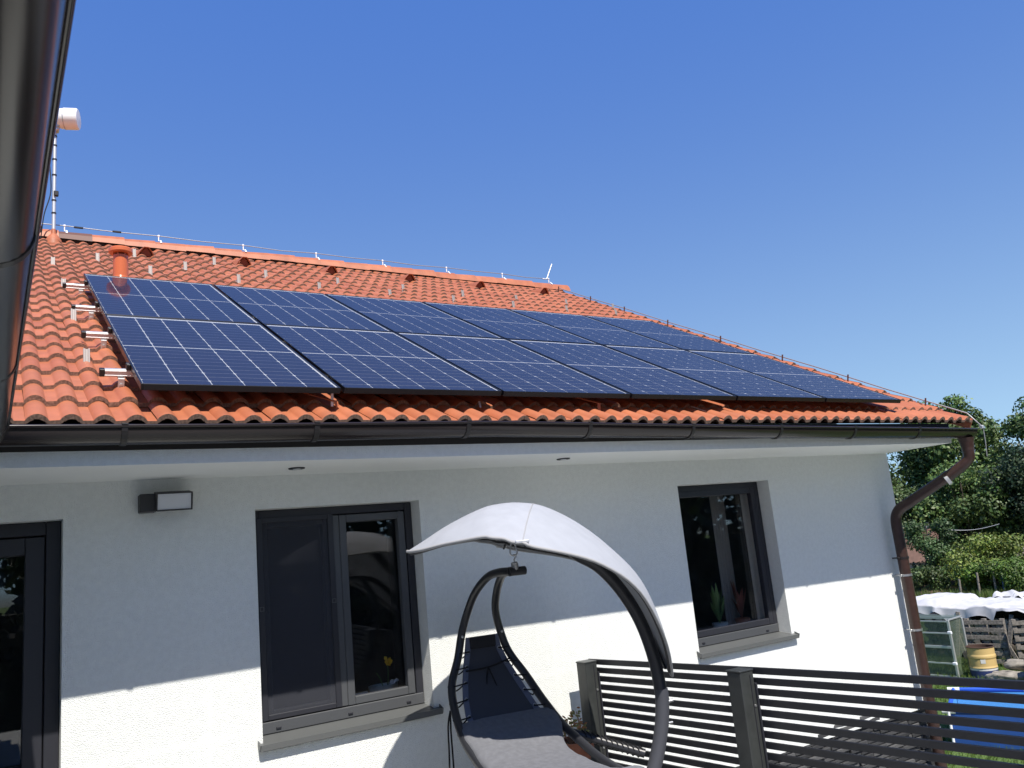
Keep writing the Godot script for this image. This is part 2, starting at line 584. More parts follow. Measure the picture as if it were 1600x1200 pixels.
	tag(put("stone_field", rest, plinth), "", "", "", "stuff")
	return h

func build_openings(h: Node3D) -> void:
	# rooms behind the panes: closed boxes with thick walls
	var st := ST()
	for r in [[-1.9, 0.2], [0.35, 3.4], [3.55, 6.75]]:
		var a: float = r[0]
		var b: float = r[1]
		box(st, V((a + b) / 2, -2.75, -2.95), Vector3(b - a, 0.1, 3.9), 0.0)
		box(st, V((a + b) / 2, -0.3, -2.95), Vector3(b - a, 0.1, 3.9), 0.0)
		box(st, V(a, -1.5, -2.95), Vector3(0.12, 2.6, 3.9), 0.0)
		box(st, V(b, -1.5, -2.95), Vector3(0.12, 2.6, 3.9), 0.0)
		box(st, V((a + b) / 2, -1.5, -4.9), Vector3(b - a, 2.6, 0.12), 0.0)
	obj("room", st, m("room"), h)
	# inner sills
	st = ST()
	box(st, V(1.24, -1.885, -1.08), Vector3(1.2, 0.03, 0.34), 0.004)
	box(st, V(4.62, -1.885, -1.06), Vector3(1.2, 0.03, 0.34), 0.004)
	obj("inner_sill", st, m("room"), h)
	# ---- the two-part window with its sliding insect screen
	var w := part_node("window", h)
	tag(w, "wide two-part window with an insect screen over its left half")
	frame_ring(w, "frame", "anthracite", 0.707, 1.773, -1.9, -0.609, -0.835, 0.07, 0.05)
	var s := ST()
	box(s, V(1.24, -1.861, -0.785), Vector3(1.06, 0.066, 0.05), 0.004)
	obj("bottom_rail", s, m("window_grey"), w)
	for x in [0.83, 1.27, 1.66]:
		s = ST()
		box(s, V(x, -1.868, -0.757), Vector3(0.03, 0.012, 0.008), 0.003)
		obj("drain_cap", s, m("anthracite"), w)
	# right sash
	frame_ring(w, "sash", "window_grey", 1.262, 1.715, -1.824, -0.665, -0.812, 0.05, 0.048)
	s = ST()
	box(s, V(1.236, -1.243, -0.80), Vector3(0.05, 1.158, 0.075), 0.004)
	obj("mullion", s, m("window_grey"), w)
	pane(w, 1.305, 1.67, -1.78, -0.71, -0.815)
	# left sash behind the screen
	frame_ring(w, "sash", "window_grey", 0.762, 1.208, -1.824, -0.665, -0.83, 0.05, 0.05)
	pane(w, 0.808, 1.16, -1.78, -0.71, -0.833)
	s = ST()
	var fr := [[0.74, 0.775], [1.185, 1.222]]
	for f in fr:
		box(s, V((f[0] + f[1]) / 2, -1.237, -0.765), Vector3(f[1] - f[0], 1.168, 0.016), 0.003)
	box(s, V(0.98, -0.668, -0.765), Vector3(0.41, 0.03, 0.014), 0.003)
	box(s, V(0.98, -1.806, -0.765), Vector3(0.41, 0.03, 0.014), 0.003)
	var scr := obj("insect_screen", s, m("anthracite"), w)
	s = ST()
	quad(s, V(0.775, -1.791, -0.765), V(1.185, -1.791, -0.765), V(1.185, -0.683, -0.765), V(0.775, -0.683, -0.765))
	obj("mesh", s, m("screen"), scr)
	for x in [0.757, 1.203]:
		s = ST()
		for e in [[-0.011, 0.0, 0.003, 0.025], [0.011, 0.0, 0.003, 0.025], [0.0, -0.011, 0.025, 0.003], [0.0, 0.011, 0.025, 0.003]]:
			box(s, V(x + e[0], -1.19 + e[1], -0.755), Vector3(e[2], e[3], 0.004), 0.0)
		obj("pull_tab", s, m("sill_grey"), scr)
	sill(w, 0.68, 1.815)
	# ---- the single window
	w = part_node("window", h)
	tag(w, "narrower single window with plants inside, nearer the corner")
	frame_ring(w, "frame", "anthracite", 4.082, 5.153, -1.9, -0.609, -0.835, 0.07, 0.05)
	s = ST()
	box(s, V(4.618, -1.861, -0.785), Vector3(1.065, 0.066, 0.05), 0.004)
	obj("bottom_rail", s, m("window_grey"), w)
	for x in [4.25, 5.0]:
		s = ST()
		box(s, V(x, -1.868, -0.757), Vector3(0.03, 0.012, 0.008), 0.003)
		obj("drain_cap", s, m("anthracite"), w)
	frame_ring(w, "sash", "anthracite", 4.135, 5.1, -1.824, -0.655, -0.812, 0.05, 0.05)
	pane(w, 4.18, 5.052, -1.78, -0.70, -0.815)
	sill(w, 4.055, 5.195)
	# ---- the door on the left
	w = part_node("door", h)
	frame_ring(w, "frame", "anthracite", -1.218, -0.297, -2.8, -0.602, -0.835, 0.08, 0.07)
	frame_ring(w, "leaf", "anthracite", -1.14, -0.372, -2.72, -0.68, -0.815, 0.06, 0.09)
	s = ST()
	box(s, V(-0.756, -1.85, -0.815), Vector3(0.6, 0.07, 0.05), 0.004)
	obj("crossbar", s, m("anthracite"), w)
	pane(w, -1.05, -0.462, -1.81, -0.77, -0.815)
	pane(w, -1.05, -0.462, -2.63, -1.88, -0.815)

func frame_ring(parent: Node, called: String, mat_: String, x0: float, x1: float, y0: float, y1: float, z: float, t: float, w: float) -> void:
	var s := ST()
	box(s, V(x0 + w / 2, (y0 + y1) / 2, z + t / 2), Vector3(w, y1 - y0, t), 0.004)
	box(s, V(x1 - w / 2, (y0 + y1) / 2, z + t / 2), Vector3(w, y1 - y0, t), 0.004)
	box(s, V((x0 + x1) / 2, y0 + w / 2, z + t / 2 - 0.001), Vector3(x1 - x0 - 2 * w, w, t - 0.002), 0.004)
	box(s, V((x0 + x1) / 2, y1 - w / 2, z + t / 2 - 0.001), Vector3(x1 - x0 - 2 * w, w, t - 0.002), 0.004)
	obj(called, s, m(mat_), parent)

func pane(parent: Node, x0: float, x1: float, y0: float, y1: float, z: float) -> void:
	var s := ST()
	for k in 3:
		var zz := z - 0.016 * k
		quad(s, V(x0, y0, zz), V(x1, y0, zz), V(x1, y1, zz), V(x0, y1, zz))
	obj("pane", s, m("pane"), parent)

func sill(parent: Node, x0: float, x1: float) -> void:
	var s := ST()
	quad(s, V(x0, -1.918, -0.598), V(x1, -1.918, -0.598), V(x1, -1.893, -0.80), V(x0, -1.893, -0.80))
	quad(s, V(x0, -1.95, -0.598), V(x1, -1.95, -0.598), V(x1, -1.918, -0.598), V(x0, -1.918, -0.598))
	quad(s, V(x0, -1.95, -0.615), V(x0, -1.95, -0.598), V(x1, -1.95, -0.598), V(x1, -1.95, -0.615))
	var o := obj("sill", s, m("sill_grey"), parent)
	for x in [x0, x1]:
		s = ST()
		bar(s, V(x, -1.931, -0.595), V(x, -1.894, -0.70), 0.009, 0.034, 0.003)
		obj("end_cap", s, m("sill_grey"), o)

# ---------------- tiles
const TW := 0.277     # two rolls
const EX := 0.297     # exposure
const HF := -0.16     # height of the flats below the array plane
const V0 := -0.177    # lower edge of the first course
const ROWS := 24
const VR := 6.95

func tile_profile() -> Array:
	var o := []
	for r in 2:
		var c := 0.05 + r * TW * 0.5
		for q in [-0.047, -0.039, -0.028, -0.013, 0.003, 0.018, 0.031, 0.041, 0.048]:
			var t: float = clampf(absf(q) / 0.048, 0.0, 1.0)
			o.append(Vector2(c + q, 0.033 * pow(maxf(cos(t * PI * 0.5), 0.0), 0.7)))
	o.append(Vector2(TW + 0.003, 0.0))
	return o

func tile_mesh(wob: float, seed_: int) -> Array:
	var r := RandomNumberGenerator.new()
	r.seed = seed_
	var P := tile_profile()
	var top := ST()
	var edge := ST()
	var L := 0.345
	var g := []
	for zz in [0.0, -0.018, -L]:
		var row := []
		for p in P:
			var lift: float = 0.0265 * (1.0 + zz / EX)
			if zz == 0.0: lift -= 0.004
			row.append(Vector3(p.x, p.y + lift, zz))
		g.append(row)
	grid(top, g)
	for k in P.size() - 1:
		var a: Vector3 = g[0][k]
		var b: Vector3 = g[0][k + 1]
		var d := 0.0225
		var da := Vector3(0, -d - r.randf() * wob, 0.002)
		var db := Vector3(0, -d - r.randf() * wob, 0.002)
		quad(edge, a + da, b + db, b, a)
		quad(edge, a + da + Vector3(0, 0, -0.08), b + db + Vector3(0, 0, -0.08), b + db, a + da)
	var am: ArrayMesh = top.commit()
	edge.commit(am)
	return [am]

func build_roof(h: Node3D) -> void:
	var roof := part_node("roof", h, V(0, 0, 0), roof_basis)
	# under-roofing and the far slope
	var st := ST()
	var hb := HF - 0.02
	quad(st, Vector3(-3.0, hb, 0.14), Vector3(7.2, hb, 0.14), Vector3(7.2, hb, -VR), Vector3(-3.0, hb, -VR))
	obj("underlay", st, m("underlay"), roof)
	st = ST()
	var rb := roof_basis.inverse()
	var R := rb * (roof_at(0, VR, HF + 0.02) - Vector3(0, YO, 0))
	var down := rb * Vector3(0, -0.464733, -0.885451)
	quad(st, R + Vector3(7.27, 0, 0), R + Vector3(-3, 0, 0), R + Vector3(-3, 0, 0) + down * 7.2, R + Vector3(7.27, 0, 0) + down * 7.2)
	obj("back_slope", st, m("tile1"), roof)
	# tiles: the 300 that show largest are parts, the rest one part
	var meshes := []
	for k in 3:
		meshes.append(tile_mesh([0.001, 0.004, 0.006][k], 90 + k)[0])
	var spots := []
	var campos := rb * (V(-0.618, -0.968, 4.347) - Vector3(0, YO, 0))
	for rr in ROWS:
		var v := V0 + rr * EX
		var k0 := -9
		while true:
			var u := 7.255 - TW * (k0 + 10)
			k0 += 1
			if u < -2.6: break
			if u < -0.9 - v * 0.3: continue
			var p := Vector3(u, HF, -v)
			var hid := u > 0.05 and u + TW < 6.2 and v > 0.1 and v < 3.25
			var d := p.distance_to(campos)
			var show := 1.0 / (d * d)
			if hid: show *= 0.02
			if u < -0.55 + 0.02 * v: show *= 0.02
			spots.append([show, p, rng.randi() % 4, rng.randi() % 3, rng.randf_range(-0.0025, 0.003), rng.randf_range(-0.006, 0.006)])
	spots.sort_custom(func(a, b): return a[0] > b[0])
	var joined := []
	for k in 5: joined.append(ST())
	for i in spots.size():
		var s: Array = spots[i]
		var T := Transform3D(Basis(Vector3.UP, s[5]), s[1] + Vector3(0, s[4], s[5]))
		if i < 300:
			var o := MeshInstance3D.new()
			o.mesh = meshes[s[3]]
			o.set_surface_override_material(0, m("tile%d" % s[2]))
			o.set_surface_override_material(1, m("tile_edge"))
			put("tile", o, roof)
			o.transform = T
		else:
			joined[s[2]].append_from(meshes[s[3]], 0, T)
			joined[4].append_from(meshes[s[3]], 1, T)
	var am := ArrayMesh.new()
	for k in 5:
		joined[k].commit(am)
		am.surface_set_material(k, m("tile%d" % k if k < 4 else "tile_edge"))
	var rest := MeshInstance3D.new()
	rest.mesh = am
	tag(put("tile_field", rest, roof), "", "", "", "stuff")
	# verge boards
	st = ST()
	for rr in ROWS:
		box(st, Vector3(7.262, HF - 0.025, -(V0 + rr * EX + EX * 0.5)), Vector3(0.016, 0.1, EX - 0.004), 0.003, Basis(Vector3.RIGHT, -0.05))
	obj("verge", st, m("tile2"), roof)
	# ridge caps: overlapping half-hexagon caps, in world directions
	var cap := ST()
	var w0 := [Vector2(-0.125, -0.055), Vector2(-0.095, 0.02), Vector2(-0.045, 0.07), Vector2(0.045, 0.07), Vector2(0.095, 0.02), Vector2(0.125, -0.055)]
	var L := 0.40
	for k in 5:
		var a: Vector2 = w0[k] * 0.84
		var b: Vector2 = w0[k + 1] * 0.84
		var a2: Vector2 = w0[k]
		var b2: Vector2 = w0[k + 1]
		quad(cap, Vector3(0, b.y, b.x), Vector3(0, a.y, a.x), Vector3(L, a2.y, a2.x), Vector3(L, b2.y, b2.x))
		quad(cap, Vector3(L, b2.y, b2.x), Vector3(L, a2.y, a2.x), Vector3(L, a2.y * 0.85, a2.x * 0.88), Vector3(L, b2.y * 0.85, b2.x * 0.88))
	var cm: ArrayMesh = cap.commit()
	var rp := roof_at(0, VR, HF) - Vector3(0, YO, 0)
	var i := 0
	var x := 7.44 - L
	while x > -2.6:
		var o := obj("ridge_cap", cm, m("tile%d" % ((i * 7 / 3) % 4)) if i != 20 else m("guard_brown"), roof)
		o.transform = Transform3D(rb, Vector3.ZERO) * Transform3D(Basis(Vector3.BACK, rng.randf_range(-0.012, 0.012)), Vector3(x, rp.y + 0.058 + rng.randf_range(-0.008, 0.006), rp.z + rng.randf_range(-0.006, 0.006)))
		i += 1
		x -= 0.355
	# dark mortar roll under the caps
	st = ST()
	tube(st, [rb * Vector3(-2.6, rp.y + 0.01, rp.z), rb * Vector3(7.3, rp.y + 0.01, rp.z)], 0.085, 8)
	obj("ridge_bedding", st, m("underlay"), roof)
	# hooded vent tiles
	var hood := ST()
	var pr := [Vector2(-0.1, 0.0), Vector2(-0.068, 0.06), Vector2(-0.026, 0.115), Vector2(0.026, 0.115), Vector2(0.068, 0.06), Vector2(0.1, 0.0)]
	for k in 5:
		var a: Vector2 = pr[k]
		var b: Vector2 = pr[k + 1]
		quad(hood, Vector3(b.x, b.y, 0), Vector3(b.x * 0.9, 0.0 if b.y < 0.01 else 0.02, -0.28), Vector3(a.x * 0.9, 0.0 if a.y < 0.01 else 0.02, -0.28), Vector3(a.x, a.y, 0))
		quad(hood, Vector3(b.x, b.y, 0), Vector3(a.x, a.y, 0), Vector3(a.x * 0.85, a.y * 0.88, -0.01), Vector3(b.x * 0.85, b.y * 0.88, -0.01))
	var hm: ArrayMesh = hood.commit()
	for u in [0.84, 1.96, 3.08, 4.2, 5.32, 6.44]:
		var o := obj("vent_hood", hm, m("tile0"), roof)
		o.position = Vector3(u, HF + 0.03, -6.12)
		var g := ST()
		ftri(g, Vector3(-0.082, 0.0, -0.03), Vector3(0.082, 0.0, -0.03), Vector3(0, 0.108, -0.03))
		obj("grille", g, m("hood_dark"), o)
	# snow guards: pressed metal loops
	var sg := ST()
	var gt := Basis(Vector3.RIGHT, 0.95)
	for sx in [-0.0125, 0.0125]:
		box(sg, gt * Vector3(sx, 0.0, -0.05), Vector3(0.011, 0.009, 0.115), 0.002, gt)
	box(sg, gt * Vector3(0, -0.004, -0.05), Vector3(0.015, 0.003, 0.112), 0.001, gt)
	box(sg, Vector3(0, 0.003, -0.06), Vector3(0.03, 0.005, 0.14), 0.001)
	var gm: ArrayMesh = sg.commit()
	for p in [[-0.17, 4.74], [0.27, 5.38], [0.71, 6.08], [0.70, 4.76], [1.14, 5.36], [1.59, 6.06], [1.57, 4.72], [-0.15, 3.45], [-0.16, 2.12], [-0.17, 0.9], [2.01, 5.3], [2.44, 4.66], [2.85, 5.22], [3.27, 4.6], [3.69, 5.18], [4.1, 4.58], [4.53, 5.16], [4.95, 4.56], [5.37, 5.18], [5.8, 4.58], [6.25, 5.24], [6.7, 4.66], [7.1, 5.24]]:
		var o := obj("snow_guard", gm, m("guard_metal"), roof)
		o.position = Vector3(p[0], HF + 0.02, -p[1] + 0.02)
	for p in [[7.1, 6.7], [7.09, 5.8], [7.08, 4.95], [7.08, 4.0], [7.08, 3.0], [7.08, 2.0], [7.08, 1.1], [7.08, 0.2]]:
		var o := obj("cable_holder", gm, m("guard_brown"), roof)
		o.position = Vector3(p[0], HF + 0.03, -p[1])
		o.transform = Transform3D(Basis(Vector3.RIGHT, 0.3).scaled_local(Vector3(0.55, 0.9, 0.8)), o.position)
	# loose brackets under the lower edge of the array
	st = ST()
	bar(st, Vector3(1.02, HF + 0.03, -0.06), Vector3(1.03, HF + 0.12, -0.12), 0.016, 0.008, 0.002)
	obj("roof_bracket", st, m("white_plastic"), roof)
	st = ST()
	bar(st, Vector3(1.05, HF + 0.02, -0.04), Vector3(1.04, HF + 0.06, -0.06), 0.025, 0.006, 0.001)
	bar(st, Vector3(1.04, HF + 0.06, -0.06), Vector3(0.88, HF + 0.075, -0.2), 0.02, 0.006, 0.001)
	obj("roof_bracket", st, m("tile1"), roof)
	st = ST()
	bar(st, Vector3(2.93, HF + 0.02, -0.03), Vector3(2.93, HF + 0.075, -0.05), 0.025, 0.006, 0.001)
	bar(st, Vector3(2.93, HF + 0.075, -0.05), Vector3(2.72, HF + 0.09, -0.24), 0.022, 0.006, 0.001)
	obj("roof_bracket", st, m("tile3"), roof)
	st = ST()
	bar(st, Vector3(3.94, HF + 0.03, -0.02), Vector3(3.86, HF + 0.045, -0.1), 0.012, 0.006, 0.001)
	bar(st, Vector3(1.98, HF + 0.04, -0.03), Vector3(1.98, HF + 0.075, -0.06), 0.012, 0.008, 0.001)
	obj("roof_bracket", st, m("guard_metal"), roof)
	# wing roof on the left, above the near gutter
	var wr := ST()
	for k in 14:
		var a := k * 0.3
		var b := a + 0.3
		var x0 := -0.6 - a * 0.885
		var x1 := -0.6 - b * 0.885
		var z0 := 0.1 - a * 0.885
		var y0 := -0.22 + a * 0.465
		var y1 := -0.22 + b * 0.465
		quad(wr, rb * Vector3(x0, y0 + 0.02, 9), rb * Vector3(x0, y0 + 0.02, z0), rb * Vector3(x1, y1, z0 - 0.26), rb * Vector3(x1, y1, 9))
	obj("wing_slope", wr, m("tile1"), roof)

func gutter_run(pts: Array, out: Vector3, r: float) -> ArrayMesh:
	# half-round trough from back lip to front bead
	var st := ST()
	var P := []
	for p in pts:
		var row := []
		for k in 15:
			var a := PI * k / 14.0
			row.append((p as Vector3) - out * (cos(a) * r) + Vector3.DOWN * (sin(a) * r))
		P.append(row)
	grid(st, P)
	var Q := []
	for p in pts:
		var row := []
		for k in 15:
			var a := PI * k / 14.0
			row.append((p as Vector3) - out * (cos(a) * (r - 0.004)) + Vector3.DOWN * (sin(a) * (r - 0.004)))
		Q.append(row)
	grid(st, Q, false, true)
	var lip := []
	for p in pts:
		lip.append((p as Vector3) + out * (r + 0.002) + Vector3.UP * 0.003)
	tube(st, lip, 0.0085, 10)
	return st.commit()

func gutter_bracket(p: Vector3, out: Vector3, r: float, parent: Node) -> void:
	var st := ST()
	var pts := []
	for k in 13:
		var a := PI * k / 12.0
		pts.append(p - out * (cos(a) * (r + 0.003)) + Vector3.DOWN * (sin(a) * (r + 0.003)))
	pts.append(p + out * (r + 0.012) + Vector3.UP * 0.012)
	pts.append(p + out * (r - 0.008) + Vector3.UP * 0.016)
	var along := out.cross(Vector3.UP).normalized()
	for k in pts.size() - 1:
		var a: Vector3 = pts[k]
		var b: Vector3 = pts[k + 1]
		var nn := along.cross(b - a).normalized() * 0.003
		box(st, (a + b) * 0.5, Vector3(0.028, a.distance_to(b) + 0.003, 0.005), 0.0012, Basis(along, (b - a).normalized(), along.cross((b - a).normalized())))
	obj("bracket", st, m("bracket_dark"), parent)

func gy(x: float) -> float:
	var px := [-0.8, 0.4, 1.85, 4.1, 7.2]
	var py := [-0.252, -0.25, -0.236, -0.272, -0.312]
	for i in 4:
		if x <= px[i + 1]:
			return lerpf(py[i], py[i + 1], clampf((x - px[i]) / (px[i + 1] - px[i]), 0, 1))
	return py[4]

func build_gutters(h: Node3D) -> void:
	var r := 0.075
	var pts := []
	for k in 25:
		var x := lerpf(-0.69, 7.12, k / 24.0)
		pts.append(V(x, gy(x), 0.12))
	var g := obj("gutter", gutter_run(pts, Vector3(0, 0, 1), r), m("gutter"), h)
	for x in [-0.1, 0.82, 1.73, 2.62, 3.52, 4.43, 5.32, 6.21]:
		gutter_bracket(V(x, gy(x), 0.12), Vector3(0, 0, 1), r, g)
	var st := ST()
	for k in 14:
		var a0 := PI * k / 14.0
		var a1 := PI * (k + 1) / 14.0
		var c := V(7.121, gy(7.12), 0.12)
		ftri(st, c, c + Vector3(0, -sin(a1), -cos(a1)) * r, c + Vector3(0, -sin(a0), -cos(a0)) * r)
	obj("end_plate", st, m("gutter"), g)
	# outlet funnel
	st = ST()
	lathe(st, Transform3D(Basis.IDENTITY, V(7.03, -0.50, 0.12)), [Vector2(0.052, 0.0), Vector2(0.054, 0.03), Vector2(0.062, 0.08), Vector2(0.074, 0.12)], 20)
	obj("outlet", st, m("pipe_brown"), g)
	# near gutter of the wing, running over the camera
	pts = []
	for k in 30:
		var gz := 8.5 - k * (8.5 - 0.12) / 29.0
		pts.append(V(-0.644 + 0.0055 * gz, -0.252 - 0.0005 * k, gz))
	g = obj("gutter", gutter_run(pts, Vector3(1, 0, 0), 0.072), m("gutter"), h)
	for z in [0.37, 1.45, 2.53, 3.61, 5.1]:
		gutter_bracket(V(-0.644 + 0.0055 * z, -0.258, z), Vector3(1, 0, 0), 0.072, g)
	# downpipe
	st = ST()
	var p := smooth_path([V(7.03, -0.46, 0.12), V(7.03, -0.52, 0.12), V(7.03, -0.575, 0.105), V(7.0, -0.63, 0.05), V(6.95, -0.70, -0.05)], 5)
	var p2 := smooth_path([V(6.76, -0.93, -0.42), V(6.735, -0.965, -0.475), V(6.725, -1.02, -0.515), V(6.72, -1.09, -0.53), V(6.72, -1.2, -0.53)], 5)
	p.append_array(p2)
	p.append(V(6.735, -4.45, -0.53))
	tube(st, p, 0.05, 18)
	var dp := obj("downpipe", st, m("pipe_brown"), h)
	for q in [[0.05, V(6.95, -0.70, -0.05), V(6.93, -0.725, -0.09)], [0.05, V(7.03, -0.47, 0.12), V(7.03, -0.5, 0.12)]]:
		st = ST()
		tube(st, [q[1], q[2]], 0.0535, 18)
		obj("socket", st, m("pipe_brown"), dp)
	for y in [-1.42, -1.58, -2.08, -2.95]:
		st = ST()
		lathe(st, Transform3D(Basis.IDENTITY, V(6.722 - (y + 1.2) * 0.0046, y, -0.53)), [Vector2(0.0515, -0.01), Vector2(0.0545, -0.01), Vector2(0.0545, 0.01), Vector2(0.0515, 0.01)], 18)
		bar(st, V(6.722, y, -0.58), V(6.722, y, -0.64), 0.012, 0.012, 0.002)
		box(st, V(6.665, y, -0.53), Vector3(0.03, 0.02, 0.012), 0.003)
		obj("pipe_clamp", st, m("steel" if y < -1.5 else "bracket_dark"), dp)
	st = ST()
	tube(st, [V(6.925, -0.745, -0.085), V(6.94, -0.73, -0.06)], 0.055, 18)
	obj("pipe_clamp", st, m("zinc"), dp)

# ---------------- solar array
func build_solar() -> void:
	var PW := 1.038
	var PH := 1.755
	var F := 0.010
	var frame := ST()
	box(frame, Vector3(F / 2, -0.0175, -PH / 2), Vector3(F, 0.035, PH), 0.0012)
	box(frame, Vector3(PW - F / 2, -0.0175, -PH / 2), Vector3(F, 0.035, PH), 0.0012)
	box(frame, Vector3(PW / 2, -0.0178, -F / 2), Vector3(PW - 2 * F, 0.0345, F), 0.0012)
	box(frame, Vector3(PW / 2, -0.0178, -PH + F / 2), Vector3(PW - 2 * F, 0.0345, F), 0.0012)
	var fm: ArrayMesh = frame.commit()
	var back := ST()
	box(back, Vector3(PW / 2, -0.0085, -PH / 2), Vector3(PW - 2 * F - 0.001, 0.005, PH - 2 * F - 0.001), 0.0)
	var bm: ArrayMesh = back.commit()
	var gl := ST()
	quad(gl, Vector3(F + 0.001, -0.0022, -F - 0.001), Vector3(PW - F - 0.001, -0.0022, -F - 0.001), Vector3(PW - F - 0.001, -0.0022, -PH + F + 0.001), Vector3(F + 0.001, -0.0022, -PH + F + 0.001))
	var glm: ArrayMesh = gl.commit()
	var cw := 0.1631
	var ch := 0.0803
	var pitch_v := 0.0846
	var cells := []
	for e in 2:
		var c := ST()
		var k := 0.008
		var s := 1.0 if e == 0 else -1.0
		var o := []
		for q in [[-cw / 2, ch / 2], [cw / 2, ch / 2], [cw / 2, -ch / 2 + k], [cw / 2 - k, -ch / 2], [-cw / 2 + k, -ch / 2], [-cw / 2, -ch / 2 + k]]:
			o.append(Vector3(q[0], 0.0, q[1] * s))
		for t in range(1, 5):
			var a: Vector3 = o[0]
			var b: Vector3 = o[t]
			var d: Vector3 = o[t + 1]
			if (b - a).cross(d - a).y < 0: ftri(c, a, d, b)
			else: ftri(c, a, b, d)
		cells.append(c.commit())
	var names := ["first", "second", "third", "fourth", "fifth", "last"]
	var proto := []
	for col in 6:
		for row in 2:
			var u := col * 1.058
			var v := row * 1.775
			var at := roof_at(u + rng.randf_range(-0.002, 0.002), v, rng.randf_range(-0.001, 0.001))
			var label := "%s solar panel of the %s row, counted from the vent pipe end" % [names[col], "lower" if row == 0 else "upper"]
			var p: Node3D
			if proto.is_empty():
				p = thing("solar_panel", label, "solar panel", at, "solar panels on the roof", roof_basis)
				obj("frame", fm, m("pv_frame"), p)
				obj("backsheet", bm, m("pv_back"), p)
				obj("glass", glm, m("pv_glass"), p)
				for i in 6:
					for j in 20:
						var o := obj("cell", cells[j % 2], m(["cell_a", "cell_b", "cell_c"][(i * 7 + j * 3 + (i * j) % 5) % 3]), p)
						o.position = Vector3(F + 0.004 + cw / 2 + i * (cw + 0.0047), -0.0052, -(F + 0.005 + ch / 2 + j * pitch_v + (0.011 if j >= 10 else 0.0)))
				proto.append(p)
			else:
				p = proto[0].duplicate()
				put("solar_panel", p)
				p.transform = Transform3D(roof_basis, at)
				tag(p, label, "solar panel", "solar panels on the roof")
	# rails and hooks
	var rl := ["lowest", "second lowest", "second highest", "highest"]
	var vs := [0.415, 1.34, 2.22, 3.16]
	for k in 4:
		var r := thing("mounting_rail", "%s aluminium rail sticking out left of the solar panels" % rl[k], "rail", roof_at(0, vs[k], 0), "rails under the solar panels", roof_basis)
		var st := ST()
		var x0: float = [-0.125, -0.145, -0.145, -0.15][k]
		box(st, Vector3((x0 + 6.45) / 2, -0.0555, 0), Vector3(6.45 - x0, 0.039, 0.036), 0.002)
		box(st, Vector3((x0 + 6.45) / 2, -0.068, 0.0195), Vector3(6.45 - x0, 0.006, 0.004), 0.001)
		box(st, Vector3((x0 + 6.45) / 2, -0.044, 0.0195), Vector3(6.45 - x0, 0.006, 0.004), 0.001)
		obj("profile", st, m("alu_rail"), r)
		st = ST()
		box(st, Vector3(x0 - 0.012, -0.0555, 0), Vector3(0.026, 0.041, 0.039), 0.003)
		box(st, Vector3(6.458, -0.0555, 0), Vector3(0.016, 0.041, 0.039), 0.003)
		obj("end_cap", st, m("black_plastic"), r)
		st = ST()
		box(st, Vector3(-0.012, -0.02, 0), Vector3(0.02, 0.034, 0.05), 0.003)
		box(st, Vector3(-0.016, -0.006, 0.008), Vector3(0.018, 0.012, 0.014), 0.003)
		obj("end_clamp", st, m("black_plastic"), r)
		var hk := ST()
		box(hk, Vector3(0, -0.082, 0.02), Vector3(0.032, 0.008, 0.04), 0.001)
		box(hk, Vector3(0, -0.115, 0.04), Vector3(0.032, 0.075, 0.006), 0.001)
		box(hk, Vector3(0, -0.143, 0.0), Vector3(0.032, 0.006, 0.09), 0.001)
		lathe(hk, Transform3D(Basis(Vector3.RIGHT, PI / 2), Vector3(0, -0.112, 0.043)), [Vector2(0.009, 0.0), Vector2(0.009, 0.006), Vector2(0.0, 0.007)], 6)
		var hm: ArrayMesh = hk.commit()
		for i in 9:
			var o := obj("roof_hook", hm, m("zinc" if i == 0 else "tile2"), r)
			o.position = Vector3(-0.045 + i * 0.81, 0, 0)

